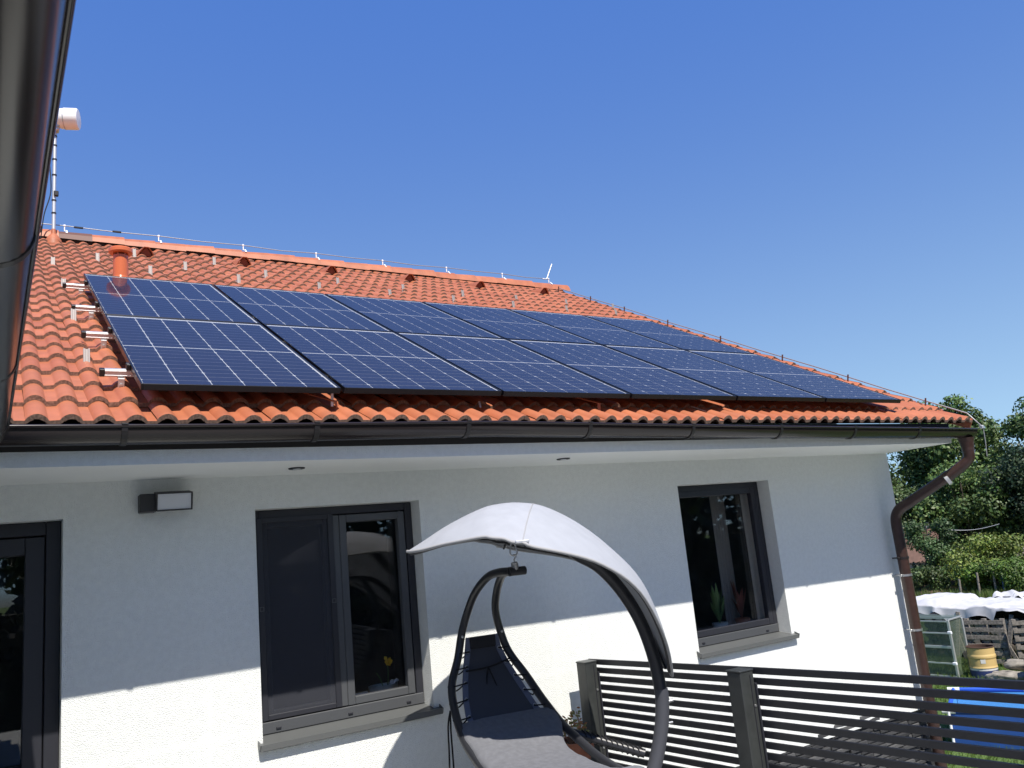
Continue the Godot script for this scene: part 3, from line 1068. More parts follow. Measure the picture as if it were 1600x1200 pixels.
# ---------------- mast, vent, lightning conductor
func build_roof_things() -> void:
	# antenna mast
	var b := V(-0.075, 3.02, -6.02)
	var mast := thing("antenna_mast", "thin metal mast with a white drum antenna on the ridge", "antenna", b)
	var st := ST()
	tube(st, [Vector3(0, 0, 0), Vector3(0, 1.5, 0)], 0.021, 12)
	obj("pole", st, m("zinc"), mast)
	st = ST()
	lathe(st, Transform3D(Basis.IDENTITY, Vector3(0, -0.12, 0)), [Vector2(0.1, -0.1), Vector2(0.098, 0.06), Vector2(0.085, 0.12), Vector2(0.055, 0.17), Vector2(0.03, 0.2), Vector2(0.022, 0.26)], 20)
	obj("sleeve", st, m("tile0"), mast)
	st = ST()
	for y in [0.34, 0.5, 0.82, 1.02, 1.2, 1.32]:
		lathe(st, Transform3D(Basis.IDENTITY, Vector3(0, y, 0)), [Vector2(0.021, -0.008), Vector2(0.026, -0.008), Vector2(0.026, 0.008), Vector2(0.021, 0.008)], 10)
	box(st, Vector3(0.02, 0.58, 0.02), Vector3(0.05, 0.06, 0.05), 0.006)
	obj("strap", st, m("bracket_dark"), mast)
	st = ST()
	tube(st, smooth_path([Vector3(-0.02, 1.3, 0.03), Vector3(-0.05, 1.0, 0.02), Vector3(-0.035, 0.6, 0.03), Vector3(-0.1, 0.3, 0.02), Vector3(-0.13, 0.0, 0.0)]), 0.007, 6)
	obj("cable", st, m("black_plastic"), mast)
	var face := Basis(Vector3.UP, deg_to_rad(72)) * Basis(Vector3.RIGHT, PI / 2) # axis of the drum to the right, a little to the viewer
	st = ST()
	lathe(st, Transform3D(face.scaled(Vector3(0.77, 0.77, 0.77)), Vector3(0.015, 1.53, 0.05)), [Vector2(0.0, -0.09), Vector2(0.07, -0.09), Vector2(0.12, -0.02), Vector2(0.155, 0.06), Vector2(0.16, 0.12), Vector2(0.165, 0.122), Vector2(0.165, 0.29), Vector2(0.15, 0.31), Vector2(0.0, 0.318)], 30)
	var drum := obj("antenna_drum", st, m("white_plastic"), mast)
	st = ST()
	lathe(st, Transform3D(face.scaled(Vector3(0.77, 0.77, 0.77)), Vector3(0.015, 1.53, 0.05)), [Vector2(0.16, 0.108), Vector2(0.167, 0.11), Vector2(0.169, 0.118), Vector2(0.167, 0.125), Vector2(0.16, 0.127)], 30)
	obj("seam", st, m("zinc"), drum)
	st = ST()
	box(st, Vector3(0.0, 1.45, 0.03), Vector3(0.09, 0.16, 0.1), 0.01)
	lathe(st, Transform3D(Basis(Vector3.RIGHT, PI / 2), Vector3(0.02, 1.45, 0.08)), [Vector2(0.04, 0.0), Vector2(0.04, 0.02), Vector2(0.02, 0.02), Vector2(0.0, 0.01)], 14)
	obj("mount", st, m("zinc"), mast)
	# vent pipe
	var vp := thing("vent_pipe", "orange plastic roof vent pipe with a round cap, above the first panel", "vent pipe", V(0.32, 1.6, -3.40))
	st = ST()
	lathe(st, Transform3D(Basis.IDENTITY, Vector3.ZERO), [Vector2(0.085, 0.0), Vector2(0.072, 0.1), Vector2(0.064, 0.13), Vector2(0.062, 0.33)], 28)
	obj("pipe", st, m("orange_plastic"), vp)
	st = ST()
	lathe(st, Transform3D(Basis.IDENTITY, Vector3(0, 0.345, 0)), [Vector2(0.05, 0.0), Vector2(0.088, 0.0), Vector2(0.1, 0.012), Vector2(0.1, 0.04), Vector2(0.094, 0.05), Vector2(0.075, 0.055), Vector2(0.0, 0.06)], 28)
	obj("cap", st, m("orange_plastic"), vp)
	st = ST()
	for q in 6:
		var a := TAU * q / 6.0
		box(st, Vector3(cos(a) * 0.058, 0.338, sin(a) * 0.058), Vector3(0.01, 0.022, 0.01), 0.001)
	obj("cap_leg", st, m("orange_plastic"), vp)
	# conductor along the ridge and down the verge
	var ry := roof_at(0, VR, HF).y - YO
	var rz := roof_at(0, VR, HF).z
	var lc := thing("lightning_conductor", "bright wire on holders along the ridge with a tilted end rod", "lightning conductor", V(0, ry, rz))
	st = ST()
	var pts := []
	var hx := [-2.2, -1.1, 0.05, 1.1, 2.15, 3.15, 4.15, 5.2, 6.2, 7.1]
	for i in hx.size():
		pts.append(Vector3(hx[i], 0.215, 0.0))
		if i < hx.size() - 1:
			pts.append(Vector3((hx[i] + hx[i + 1]) / 2, 0.203 + rng.randf_range(-0.006, 0.006), 0.0))
	tube(st, pts, 0.006, 8)
	obj("wire", st, m("wire"), lc)
	st = ST()
	tube(st, [Vector3(6.98, 0.205, 0.0), Vector3(7.05, 0.2, 0.02), Vector3(7.2, 0.48, 0.0)], 0.011, 8)
	obj("rod", st, m("zinc"), lc)
	var hm := ST()
	box(hm, Vector3(0, 0.0, 0), Vector3(0.024, 0.024, 0.024), 0.004)
	box(hm, Vector3(0, -0.04, 0), Vector3(0.012, 0.06, 0.012), 0.001)
	box(hm, Vector3(0.02, -0.09, 0.045), Vector3(0.02, 0.004, 0.08), 0.001, Basis(Vector3.RIGHT, 0.75))
	var hmm: ArrayMesh = hm.commit()
	for x in hx:
		var o := obj("holder", hmm, m("white_plastic"), lc)
		o.position = Vector3(x, 0.215, 0)
	for x in [0.2, 0.62]:
		st = ST()
		box(st, Vector3(x, 0.21, 0), Vector3(0.1, 0.022, 0.022), 0.005)
		obj("clip", st, m("black_plastic"), lc)
	st = ST()
	pts = []
	for q in 9:
		pts.append(roof_at(7.16, lerpf(6.8, -0.16, q / 8.0), HF + 0.078 + (0.006 if q % 2 == 0 else 0.0)) - lc.position)
	pts.append(V(7.27, -0.29, 0.17) - lc.position)
	tube(st, pts, 0.0065, 8)
	tube(st, [V(7.27, -0.29, 0.17) - lc.position, V(7.26, -0.42, 0.17) - lc.position, V(7.255, -0.56, 0.16) - lc.position], 0.0042, 8)
	obj("down_wire", st, m("wire"), lc)
	st = ST()
	box(st, V(7.25, -0.285, 0.17) - lc.position, Vector3(0.035, 0.03, 0.03), 0.004)
	obj("gutter_clamp", st, m("zinc"), lc)

func build_lamp() -> void:
	var l := thing("wall_lamp", "dark grey wall lamp with a square pale face, under the eaves", "lamp", V(0.11, -0.545, ZW))
	var st := ST()
	box(st, Vector3(0.0, 0.0, 0.04), Vector3(0.085, 0.1, 0.08), 0.004)
	obj("mount", st, m("lamp_body"), l)
	st = ST()
	var tilt := Basis(Vector3.RIGHT, 0.2) * Basis(Vector3.UP, 0.05)
	var c := Vector3(0.128, 0.006, 0.075)
	box(st, c + tilt * Vector3(0, 0, -0.004), Vector3(0.19, 0.1, 0.062), 0.003, tilt)
	for e in [[0.0, 0.047, 0.19, 0.006], [0.0, -0.047, 0.19, 0.006], [-0.092, 0.0, 0.006, 0.088], [0.092, 0.0, 0.006, 0.088]]:
		box(st, c + tilt * Vector3(e[0], e[1], 0.034), Vector3(e[2], e[3], 0.014), 0.001, tilt)
	var hd := obj("lamp_head", st, m("lamp_body"), l)
	st = ST()
	box(st, c + tilt * Vector3(0, 0, 0.03), Vector3(0.177, 0.087, 0.006), 0.001, tilt)
	obj("diffuser", st, m("lamp_diffuser"), hd)

# ---------------- terrace
const FX := 2.9
func ftop(z: float) -> float:
	return -1.775 + 0.0297 * (z + 0.5)

func build_fence() -> void:
	var f := thing("terrace_fence", "dark grey metal slat fence at the terrace edge", "fence", V(FX, -2.8, -0.5))
	var o0 := f.position
	for z in [-0.44, 0.96, 2.62, 4.2]:
		var top := ftop(z) - 0.012
		var st := ST()
		box(st, V(FX - 0.055, (top - 2.8) / 2, z) - o0, Vector3(0.1, top + 2.8, 0.1), 0.004)
		var p := obj("post", st, m("fence_post"), f)
		st = ST()
		box(st, V(FX - 0.055, top + 0.004, z) - o0, Vector3(0.106, 0.01, 0.106), 0.003)
		obj("cap", st, m("fence_post"), p)
		st = ST()
		box(st, V(FX - 0.035, (top - 2.82) / 2, z + 0.0515) - o0, Vector3(0.004, top + 2.78, 0.004), 0.0)
		box(st, V(FX - 0.004, (top - 2.85) / 2, z + 0.053) - o0, Vector3(0.012, top + 2.72, 0.02), 0.002)
		obj("side_strip", st, m("anthracite"), p)
		for y in [0.18, 0.55]:
			st = ST()
			lathe(st, Transform3D(Basis(Vector3.RIGHT, PI / 2), V(FX - 0.022, top - y, z + 0.05) - o0), [Vector2(0.008, 0.0), Vector2(0.007, 0.004), Vector2(0.0, 0.006)], 10)
			obj("screw", st, m("steel"), p)
	for k in 18:
		var d := k * 0.0543
		var st := ST()
		var a := V(FX + 0.012, ftop(-0.5) - 0.018 - d, -0.5) - o0
		var b := V(FX + 0.012, ftop(4.3) - 0.018 - d, 4.3) - o0
		bar(st, a, b, 0.014, 0.036, 0.003)
		obj("slat", st, m("fence_slat"), f)

# swing chair frame: everything in the frame of the hook
var HK := Vector3(1.826, -1.023 + YO, 0.4)
var D15 := Vector3(0.965926, 0, 0.258819)
var N15 := Vector3(-0.258819, 0, 0.965926)

func on_axis(s: float, y: float, q := 0.0) -> Vector3:
	return D15 * s + Vector3(0, y, 0) + N15 * q

func build_swing_stand() -> void:
	var s := thing("swing_stand", "curved dark tube stand carrying a pale grey fabric canopy", "swing stand", Vector3(HK.x, 1.7, HK.z))
	var up := HK - s.position
	var arch := []
	for p in [[-0.04, 0.19], [0.06, 0.185], [0.17, 0.15], [0.27, 0.075], [0.365, -0.017], [0.492, -0.1], [0.612, -0.243], [0.707, -0.423], [0.765, -0.639], [0.783, -0.848]]:
		arch.append(up + on_axis(p[0], p[1]))
	var st := ST()
	tube(st, smooth_path(arch, 6), 0.036, 18)
	obj("arch", st, m("chair_tube"), s)
	var low := []
	for p in [[0.783, -0.80], [0.782, -0.87], [0.755, -1.013], [0.685, -1.201], [0.56, -1.42], [0.36, -1.6], [0.1, -1.7], [-0.2, -1.735]]:
		low.append(up + on_axis(p[0], p[1]))
	st = ST()
	tube(st, smooth_path(low, 6), 0.039, 18)
	obj("base_arch", st, m("chair_tube_low"), s)
	st = ST()
	var ring := []
	for k in 33:
		var a := TAU * k / 32.0
		ring.append(up + on_axis(-0.1 + cos(a) * 0.62, -1.75, sin(a) * 0.55))
	tube(st, ring, 0.028, 10, false)
	tube(st, [up + on_axis(-0.1, -1.745, -0.55), up + on_axis(-0.1, -1.74, 0.55)], 0.03, 10)
	obj("base_ring", st, m("chair_tube_low"), s)
	st = ST()
	tube(st, [up + on_axis(0.79, -0.985, 0.0), up + on_axis(0.83, -0.985, 0.0)], 0.007, 8)
	tube(st, [up + on_axis(0.78, -0.88, 0.0), up + on_axis(0.85, -0.87, 0.0)], 0.009, 8)
	obj("bolt", st, m("steel"), s)
	# canopy
	var crest := []
	for p in [[-0.585, 0.085], [-0.501, 0.128], [-0.355, 0.204], [-0.169, 0.276], [-0.056, 0.295], [0.063, 0.293], [0.204, 0.261], [0.386, 0.16], [0.565, 0.011], [0.738, -0.196], [0.838, -0.491], [0.862, -0.74]]:
		crest.append(Vector3(p[0], p[1], 0))
	var cp := smooth_path(crest, 5)
	var n := cp.size()
	var lens := [0.0]
	for i in range(1, n):
		lens.append(lens[i - 1] + (cp[i] as Vector3).distance_to(cp[i - 1]))
	var P := []
	var m2 := 25
	for i in n:
		var t: float = lens[i] / lens[n - 1]
		var W := 0.60 * pow(maxf(sin(PI * pow(t, 0.9)), 0.0), 0.8) + 0.012
		var tg: Vector3 = ((cp[mini(i + 1, n - 1)] as Vector3) - (cp[maxi(i - 1, 0)] as Vector3)).normalized()
		var inn := Vector3(tg.y, -tg.x, 0)
		var row := []
		for k in m2:
			var q := -1.0 + 2.0 * k / (m2 - 1)
			var drop := 0.225 * (1.0 - 0.5 * smoothstep(0.36, 0.68, t)) * pow(W / 0.6, 1.2) * (0.85 * q * q + 0.15 * absf(q))
			var wr := 0.006 * sin(q * 23.0 + i * 0.9) * exp(-pow((t - 0.36) / 0.05, 2.0)) * absf(q)
			var c: Vector3 = (cp[i] as Vector3) + inn * (drop + wr)
			row.append(up + on_axis(c.x - q * W * ((0.3 + 0.08 * exp(-pow((t - 0.38) / 0.35, 2.0))) if q > 0.0 else 0.02 + 0.28 * smoothstep(0.4, 0.72, t)), c.y, q * W))
		P.append(row)
	st = ST()
	grid(st, P)
	var can := obj("canopy", st, m("canopy"), s)
	var hem := ST()
	for e in [0, m2 - 1]:
		var edge := []
		for i in n: edge.append(P[i][e])
		tube(hem, edge, 0.0085, 8)
	obj("hem", hem, m("hem"), can)
	hem = ST()
	for e in [1, m2 - 2]:
		var edge := []
		for i in range(1, n - 1): edge.append((P[i][e] as Vector3) + D15 * (0.016 * ((cp[mini(i + 1, n - 1)] as Vector3) - (cp[i - 1] as Vector3)).normalized().y) + Vector3(0, -0.016 * ((cp[mini(i + 1, n - 1)] as Vector3) - (cp[i - 1] as Vector3)).normalized().x, 0))
		tube(hem, edge, 0.0075, 8)
	obj("edge_rod", hem, m("chair_tube"), s)
	var mid := 0
	for i in n:
		if lens[i] / lens[n - 1] < 0.375: mid = i
	hem = ST()
	var seam := []
	for k in m2: seam.append((P[mid][k] as Vector3) + Vector3(0, 0.0015, 0))
	tube(hem, seam, 0.0028, 6)
	obj("seam", hem, m("hem"), can)
	hem = ST()
	for k in [0, m2 - 1]:
		var c: Vector3 = P[mid][k]
		box(hem, c + Vector3(0, 0.004, 0), Vector3(0.07, 0.016, 0.016), 0.006, Basis(Vector3.UP, -0.26))
	obj("rib_clip", hem, m("zinc"), can)
	hem = ST()
	var rib := []
	for k in m2: rib.append((P[mid + 1][k] as Vector3) + Vector3(0, -0.012, 0))
	tube(hem, rib, 0.007, 8)
	obj("rib", hem, m("chair_tube"), s)

# the hanging lounger: g forward, l to the right, y below the hook bar
var LF := Vector3(-0.134, 0, 0.991)
var LE := Vector3(0.991, 0, 0.134)
const PROF := [[0.0, 0.0, 0.016], [-0.13, 0.0, 0.03], [-0.28, -0.025, 0.046], [-0.43, -0.11, 0.07], [-0.53, -0.22, 0.09], [-0.57, -0.34, 0.122], [-0.56, -0.48, 0.163], [-0.5, -0.62, 0.235], [-0.37, -0.75, 0.27], [-0.2, -0.86, 0.29], [0.0, -0.93, 0.3], [0.2, -0.98, 0.3], [0.45, -1.0, 0.29], [0.7, -0.98, 0.28], [0.9, -0.93, 0.26]]

func build_lounger() -> void:
	var bar_at := V(1.817, -1.101, 0.4)
	var s := thing("hanging_lounger", "dark grey padded lounger hanging by a spring from the curved stand", "hanging chair", Vector3(bar_at.x, 1.7, bar_at.z))
	var up := bar_at - s.position
	var P := {}
	for side in [-1, 1]:
		var pts := []
		for p in PROF:
			pts.append(up + LF * p[0] + Vector3(0, p[1], 0) + LE * (p[2] * side))
		var path := smooth_path(pts, 5)
		P[side] = path
		var st := ST()
		tube(st, path, 0.0235, 14)
		obj("side_tube", st, m("chair_tube"), s)
	var st := ST()
	tube(st, [up + LE * -0.03 + LF * 0.0, up + LE * 0.07 - LF * 0.01], 0.024, 14)
	obj("top_bar", st, m("chair_tube"), s)
	st = ST()
	tube(st, [up + LF * 0.9 + Vector3(0, -0.93, 0) + LE * -0.26, up + LF * 0.9 + Vector3(0, -0.93, 0) + LE * 0.26], 0.017, 10)
	obj("cross_tube", st, m("chair_tube"), s)
	for q in [-1, 1]:
		st = ST()
		var c: Vector3 = up + LF * -0.57 + Vector3(0, -0.36, 0) + LE * (0.128 * q)
		lathe(st, Transform3D(Basis(Vector3.RIGHT, PI / 2), c + LF * 0.014), [Vector2(0.009, 0.0), Vector2(0.009, 0.008), Vector2(0.0, 0.01)], 8)
		obj("bolt", st, m("steel"), s)
	# spring, hook and snap link, in the hook's frame
	var top := HK - s.position
	st = ST()
	var coil := []
	for k in 61:
		var a := k * TAU / 10.0
		coil.append(top + Vector3(cos(a) * 0.017, -0.075 + k * 0.00075, sin(a) * 0.017))
	tube(st, coil, 0.0042, 6)
	tube(st, smooth_path([top + Vector3(0, -0.03, 0), top + Vector3(0.0, -0.012, 0), top + Vector3(0.012, 0.0, 0), top + Vector3(0.004, 0.012, 0), top + Vector3(-0.006, 0.008, 0)]), 0.004, 6)
	obj("spring", st, m("steel"), s)
	st = ST()
	var lk := []
	for q in [[0.0, 0.006], [0.016, 0.012], [0.02, 0.028], [0.009, 0.075], [0.0, 0.083], [-0.009, 0.075], [-0.02, 0.028], [-0.016, 0.012], [0.0, 0.006]]:
		lk.append(top + D15 * q[0] + Vector3(0, q[1], 0))
	tube(st, smooth_path(lk, 4), 0.0042, 8)
	obj("snap_link", st, m("steel"), s)
	# backrest sling between the tubes
	var rows := [[-0.372, -0.575, 0.098], [-0.45, -0.57, 0.112], [-0.53, -0.545, 0.138], [-0.61, -0.5, 0.168], [-0.69, -0.44, 0.195], [-0.77, -0.36, 0.215], [-0.83, -0.26, 0.22]]
	var cs := []; var sd := []; var hw := []
	for r in rows:
		cs.append(up + LF * (r[1] - 0.005) + Vector3(0, r[0], 0)); sd.append(LE); hw.append(r[2])
	st = ST()
	pad(st, cs, sd, hw, 0.03, 0.05)
	var bk := obj("backrest", st, m("sling"), s)
	st = ST()
	box(st, up + LF * -0.556 + Vector3(0, -0.405, 0), Vector3(0.165, 0.065, 0.018), 0.006, Basis(LE, Vector3.UP, LF))
	obj("headrest", st, m("headrest"), s)
	for side in [-1, 1]:
		st = ST()
		var eds := []
		for i in rows.size():
			var r: Array = rows[i]
			eds.append(up + LF * (r[1] + 0.014) + Vector3(0, r[0], 0) + LE * (r[2] - 0.012) * side)
		for i in eds.size() - 1:
			bar(st, eds[i], eds[i + 1], 0.034, 0.006, 0.002, LF)
		obj("edge_band", st, m("sling_edge"), bk)
		# eyelets and lacing
		var eye := ST()
		var lace := ST()
		var path: Array = P[side]
		for i in range(1, 6):
			var e: Vector3 = eds[i] + LF * 0.006
			lathe(eye, Transform3D(Basis(Vector3.RIGHT, PI / 2), e), [Vector2(0.005, 0.0), Vector2(0.009, 0.003), Vector2(0.011, 0.0)], 10)
			var best: Vector3 = path[0]
			for q in path:
				if absf(q.y - (e.y - 0.012)) < absf(best.y - (e.y - 0.012)) and (q - up).dot(LF) < -0.1: best = q
			var loop := [e + LE * (-0.004 * side), e + LF * 0.012, best + LF * 0.022, best + LE * (0.022 * side), best - LF * 0.022, best - LE * (0.02 * side) + Vector3(0, -0.03, 0), e]
			tube(lace, smooth_path(loop, 3), 0.0042, 6)
		obj("eyelets", eye, m("zinc"), bk)
		obj("lacing", lace, m("lace"), bk)
	# tie across the back and its loose ends
	st = ST()
	tube(st, smooth_path([up + LF * -0.505 + Vector3(0, -0.55, 0) + LE * -0.14, up + LF * -0.50 + Vector3(0, -0.545, 0), up + LF * -0.51 + Vector3(0, -0.515, 0) + LE * 0.15]), 0.005, 6)
	tube(st, smooth_path([up + LF * -0.50 + Vector3(0, -0.545, 0), up + LF * -0.485 + Vector3(0, -0.6, 0) + LE * -0.02, up + LF * -0.46 + Vector3(0, -0.66, 0) + LE * -0.035]), 0.004, 6)
	tube(st, smooth_path([up + LF * -0.50 + Vector3(0, -0.545, 0), up + LF * -0.47 + Vector3(0, -0.62, 0) + LE * 0.02, up + LF * -0.45 + Vector3(0, -0.68, 0) + LE * 0.035]), 0.004, 6)
	obj("tie_cord", st, m("lace"), s)
	st = ST()
	var tl := up + LF * -0.4 + Vector3(0, -0.73, 0) + LE * -0.29
	tube(st, smooth_path([tl, tl + Vector3(-0.02, -0.08, 0), tl + Vector3(-0.03, -0.2, 0.01), tl + Vector3(-0.04, -0.29, 0.02)]), 0.005, 6)
	tube(st, smooth_path([tl, tl + Vector3(-0.01, -0.1, 0.01), tl + Vector3(-0.015, -0.22, 0.02), tl + Vector3(-0.02, -0.31, 0.03)]), 0.005, 6)
	obj("loose_cord", st, m("lace"), s)
	# thick seat cushion
	cs = []; sd = []; hw = []
	for r in [[-0.31, -0.835, 0.28], [-0.29, -0.845, 0.30], [-0.24, -0.865, 0.302], [-0.17, -0.89, 0.292], [-0.08, -0.92, 0.268], [0.03, -0.95, 0.25], [0.15, -0.975, 0.242], [0.3, -0.985, 0.24], [0.5, -0.985, 0.238], [0.7, -0.965, 0.235], [0.86, -0.925, 0.225], [0.9, -0.915, 0.215]]:
		cs.append(up + LF * r[0] + Vector3(0, r[1] + 0.018, 0) - LE * (0.065 * smoothstep(-0.25, 0.1, r[0]))); sd.append(LE); hw.append(r[2])
	var cc := smooth_path(cs, 4)
	var hw2 := []; var sd2 := []
	for i in cc.size():
		hw2.append(lerpf(hw[i / 4], hw[mini(i / 4 + 1, hw.size() - 1)], (i % 4) / 4.0)); sd2.append(LE)
	st = ST()
	pad(st, cc, sd2, hw2, 0.095, 0.09)
	obj("seat_cushion", st, m("cushion"), s)
	# wrapped arm on the right
	st = ST()
	var w0 := up + LF * -0.1 + Vector3(0, -0.9, 0) + LE * 0.3
	var w1 := up + LF * 0.12 + Vector3(0, -1.03, 0) + LE * 0.62
	tube(st, [w0, w1], 0.024, 12)
	obj("side_arm", st, m("chair_tube"), s)
	st = ST()
	var hel := []
	for k in 90:
		var t := k / 89.0
		var a := k * TAU / 8.0
		hel.append(w0.lerp(w1, 0.15 + t * 0.8) + Vector3(0, cos(a), sin(a)) * 0.028)
	tube(st, hel, 0.0045, 5)
	obj("arm_cord", st, m("lace"), s)

func build_pot() -> void:
	var p := thing("flower_pot", "small jade plant in a terracotta pot beside the end fence post", "potted plant", V(2.47, -2.37, -0.13))
	var st := ST()
	lathe(st, Transform3D.IDENTITY, [Vector2(0.0, 0.0), Vector2(0.07, 0.0), Vector2(0.1, 0.15), Vector2(0.115, 0.15), Vector2(0.118, 0.2), Vector2(0.1, 0.2), Vector2(0.095, 0.17)], 26)
	obj("pot", st, m("terracotta"), p)
	st = ST()
	lathe(st, Transform3D.IDENTITY, [Vector2(0.097, 0.175), Vector2(0.0, 0.18)], 20)
	obj("soil", st, m("soil"), p)
	st = ST()
	var leaves := [ST(), ST()]
	for k in 9:
		var a := k * 2.4
		var tip := Vector3(cos(a) * rng.randf_range(0.02, 0.085), rng.randf_range(0.27, 0.385), sin(a) * rng.randf_range(0.02, 0.07))
		var b := Vector3(cos(a) * 0.02, 0.17, sin(a) * 0.02)
		tube(st, smooth_path([b, b.lerp(tip, 0.5) + Vector3(cos(a) * 0.015, 0, sin(a) * 0.015), tip], 4), [0.006, 0.006, 0.005, 0.005, 0.005, 0.004, 0.004, 0.003, 0.002], 6)
		for q in 8:
			var c := tip + Vector3(rng.randf_range(-0.035, 0.035), rng.randf_range(-0.05, 0.025), rng.randf_range(-0.035, 0.035))
			var bb := Basis.from_euler(Vector3(rng.randf_range(-0.9, 0.9), rng.randf() * TAU, rng.randf_range(-0.9, 0.9)))
			var lt := rng.randf_range(0.011, 0.017)
			lathe(leaves[0 if rng.randf() < 0.62 else 1], Transform3D(bb.scaled_local(Vector3(1, 0.35, 0.75)), c), [Vector2(0.0, -lt), Vector2(lt * 0.7, -lt * 0.6), Vector2(lt, 0.0), Vector2(lt * 0.7, lt * 0.6), Vector2(0.0, lt)], 7)
	obj("stems", st, m("stem_tan"), p)
	tag(obj("green_leaves", leaves[0], m("succulent"), p), "", "", "", "stuff")
	tag(obj("orange_leaves", leaves[1], m("succulent_b"), p), "", "", "", "stuff")
	var std := thing("plant_stand", "low dark stand under the terracotta pot", "plant stand", V(2.47, -2.77, -0.13))
	st = ST()
	box(st, Vector3(0, 0.382, 0), Vector3(0.32, 0.035, 0.26), 0.004)
	obj("top", st, m("anthracite"), std)
	for x in [-0.13, 0.13]:
		for z in [-0.1, 0.1]:
			st = ST()
			box(st, Vector3(x, 0.182, z), Vector3(0.03, 0.364, 0.03), 0.003)
			obj("leg", st, m("anthracite"), std)

# ---------------- garden
func build_garden() -> void:
	var B := Basis(Vector3.UP, -PI / 2)   # local +z faces the house
	var st := ST()
	# frame pool
	var pb := Basis(Vector3.UP, deg_to_rad(-62))
	var pool := thing("frame_pool", "rectangular blue frame pool with white corner joints on the lawn", "pool", Vector3(11.55, 0, -3.45), "", pb)
	var L := 3.3; var Dp := 1.65; var H := 0.52
	for w in [[L / 2, 0.0, L, 0.03], [L / 2, -Dp, L, 0.03], [0.0, -Dp / 2, 0.03, Dp], [L, -Dp / 2, 0.03, Dp]]:
		st = ST()
		box(st, Vector3(w[0], H / 2, w[1]), Vector3(w[2], H - 0.02, w[3]), 0.004)
		obj("side_wall", st, m("pool_wall"), pool)
	st = ST()
	box(st, Vector3(L / 2, 0.01, -Dp / 2), Vector3(L - 0.04, 0.015, Dp - 0.04), 0.0)
	for w in [[L / 2, -0.02, L - 0.06, 0.006], [L / 2, -Dp + 0.02, L - 0.06, 0.006], [0.02, -Dp / 2, 0.006, Dp - 0.06], [L - 0.02, -Dp / 2, 0.006, Dp - 0.06]]:
		box(st, Vector3(w[0], H / 2 - 0.01, w[1]), Vector3(w[2], H - 0.06, w[3]), 0.0)
	obj("liner", st, m("pool_liner"), pool)
	st = ST()
	quad(st, Vector3(0.03, H - 0.17, -0.03), Vector3(L - 0.03, H - 0.17, -0.03), Vector3(L - 0.03, H - 0.17, -Dp + 0.03), Vector3(0.03, H - 0.17, -Dp + 0.03))
	tag(obj("water", st, m("pool_water"), pool), "", "", "", "stuff")
	for e in [[Vector3(0, H, 0), Vector3(L, H, 0)], [Vector3(0, H, -Dp), Vector3(L, H, -Dp)], [Vector3(0, H, 0), Vector3(0, H, -Dp)], [Vector3(L, H, 0), Vector3(L, H, -Dp)]]:
		st = ST()
		tube(st, [e[0], e[1]], 0.032, 12)
		obj("rim_tube", st, m("pool_tube_blue"), pool)
	for x in [0.0, 1.1, 2.2, 3.3]:
		for z in [0.0, -Dp]:
			st = ST()
			tube(st, [Vector3(x - 0.09, H, z), Vector3(x + 0.09, H, z)], 0.037, 12)
			obj("joint", st, m("pool_tube_white"), pool)
			st = ST()
			var so := 0.05 if z == 0.0 else -0.05
			tube(st, [Vector3(x, H, z + so * 0.5), Vector3(x, 0, z + so * 2.2)], 0.02, 10)
			obj("leg", st, m("pool_tube_white"), pool)
	# cold frame
	var cf := thing("cold_frame", "cold frame of clouded plastic panes in a thin metal frame", "cold frame", Vector3(16.4, 0, -7.15), "", B)
	var W := 1.9
	H = 1.16
	st = ST()
	for x in [-W / 2, W / 2]:
		for z in [0.0, -0.5]:
			box(st, Vector3(x, H / 2, z), Vector3(0.045, H, 0.045), 0.004)
		bar(st, Vector3(x, H + 0.01, 0.0), Vector3(x, H + 0.03, -0.5), 0.04, 0.03)
	for y in [0.03, 0.29, 0.62, 0.90, 1.14]:
		box(st, Vector3(0, y, 0.012), Vector3(W - 0.05, 0.028 if y != 0.62 else 0.05, 0.03), 0.003)
	box(st, Vector3(0, H, -0.5), Vector3(W - 0.05, 0.03, 0.03), 0.003)
	obj("frame", st, m("frame_alu"), cf)
	for y in [[0.05, 0.27], [0.31, 0.59], [0.65, 0.88], [0.92, 1.12]]:
		st = ST()
		box(st, Vector3(0, (y[0] + y[1]) / 2, 0.0), Vector3(W - 0.06, y[1] - y[0], 0.008), 0.0)
		obj("pane", st, m("polycarbonate"), cf)
	st = ST()
	quad(st, Vector3(W / 2, 0.05, -0.03), Vector3(W / 2, 0.05, -0.47), Vector3(W / 2, H, -0.47), Vector3(W / 2, H, -0.03))
	obj("pane", st, m("polycarbonate"), cf)
	st = ST()
	quad(st, Vector3(-W / 2, H + 0.03, 0.02), Vector3(W / 2, H + 0.03, 0.02), Vector3(W / 2, H + 0.05, -0.52), Vector3(-W / 2, H + 0.05, -0.52))
	obj("lid_pane", st, m("polycarbonate"), cf)
	st = ST()
	for q in [Vector3(0.97, 0.3, 0.06), Vector3(0.98, 0.92, 0.06)]:
		box(st, q, Vector3(0.09, 0.06, 0.05), 0.01)
	obj("bracket", st, m("pool_tube_white"), cf)
	# firewood stack
	var wp := thing("firewood_stack", "long stack of split firewood under a white tarpaulin", "firewood", Vector3(19.3, 0, -6.1), "", B)
	var lg := []
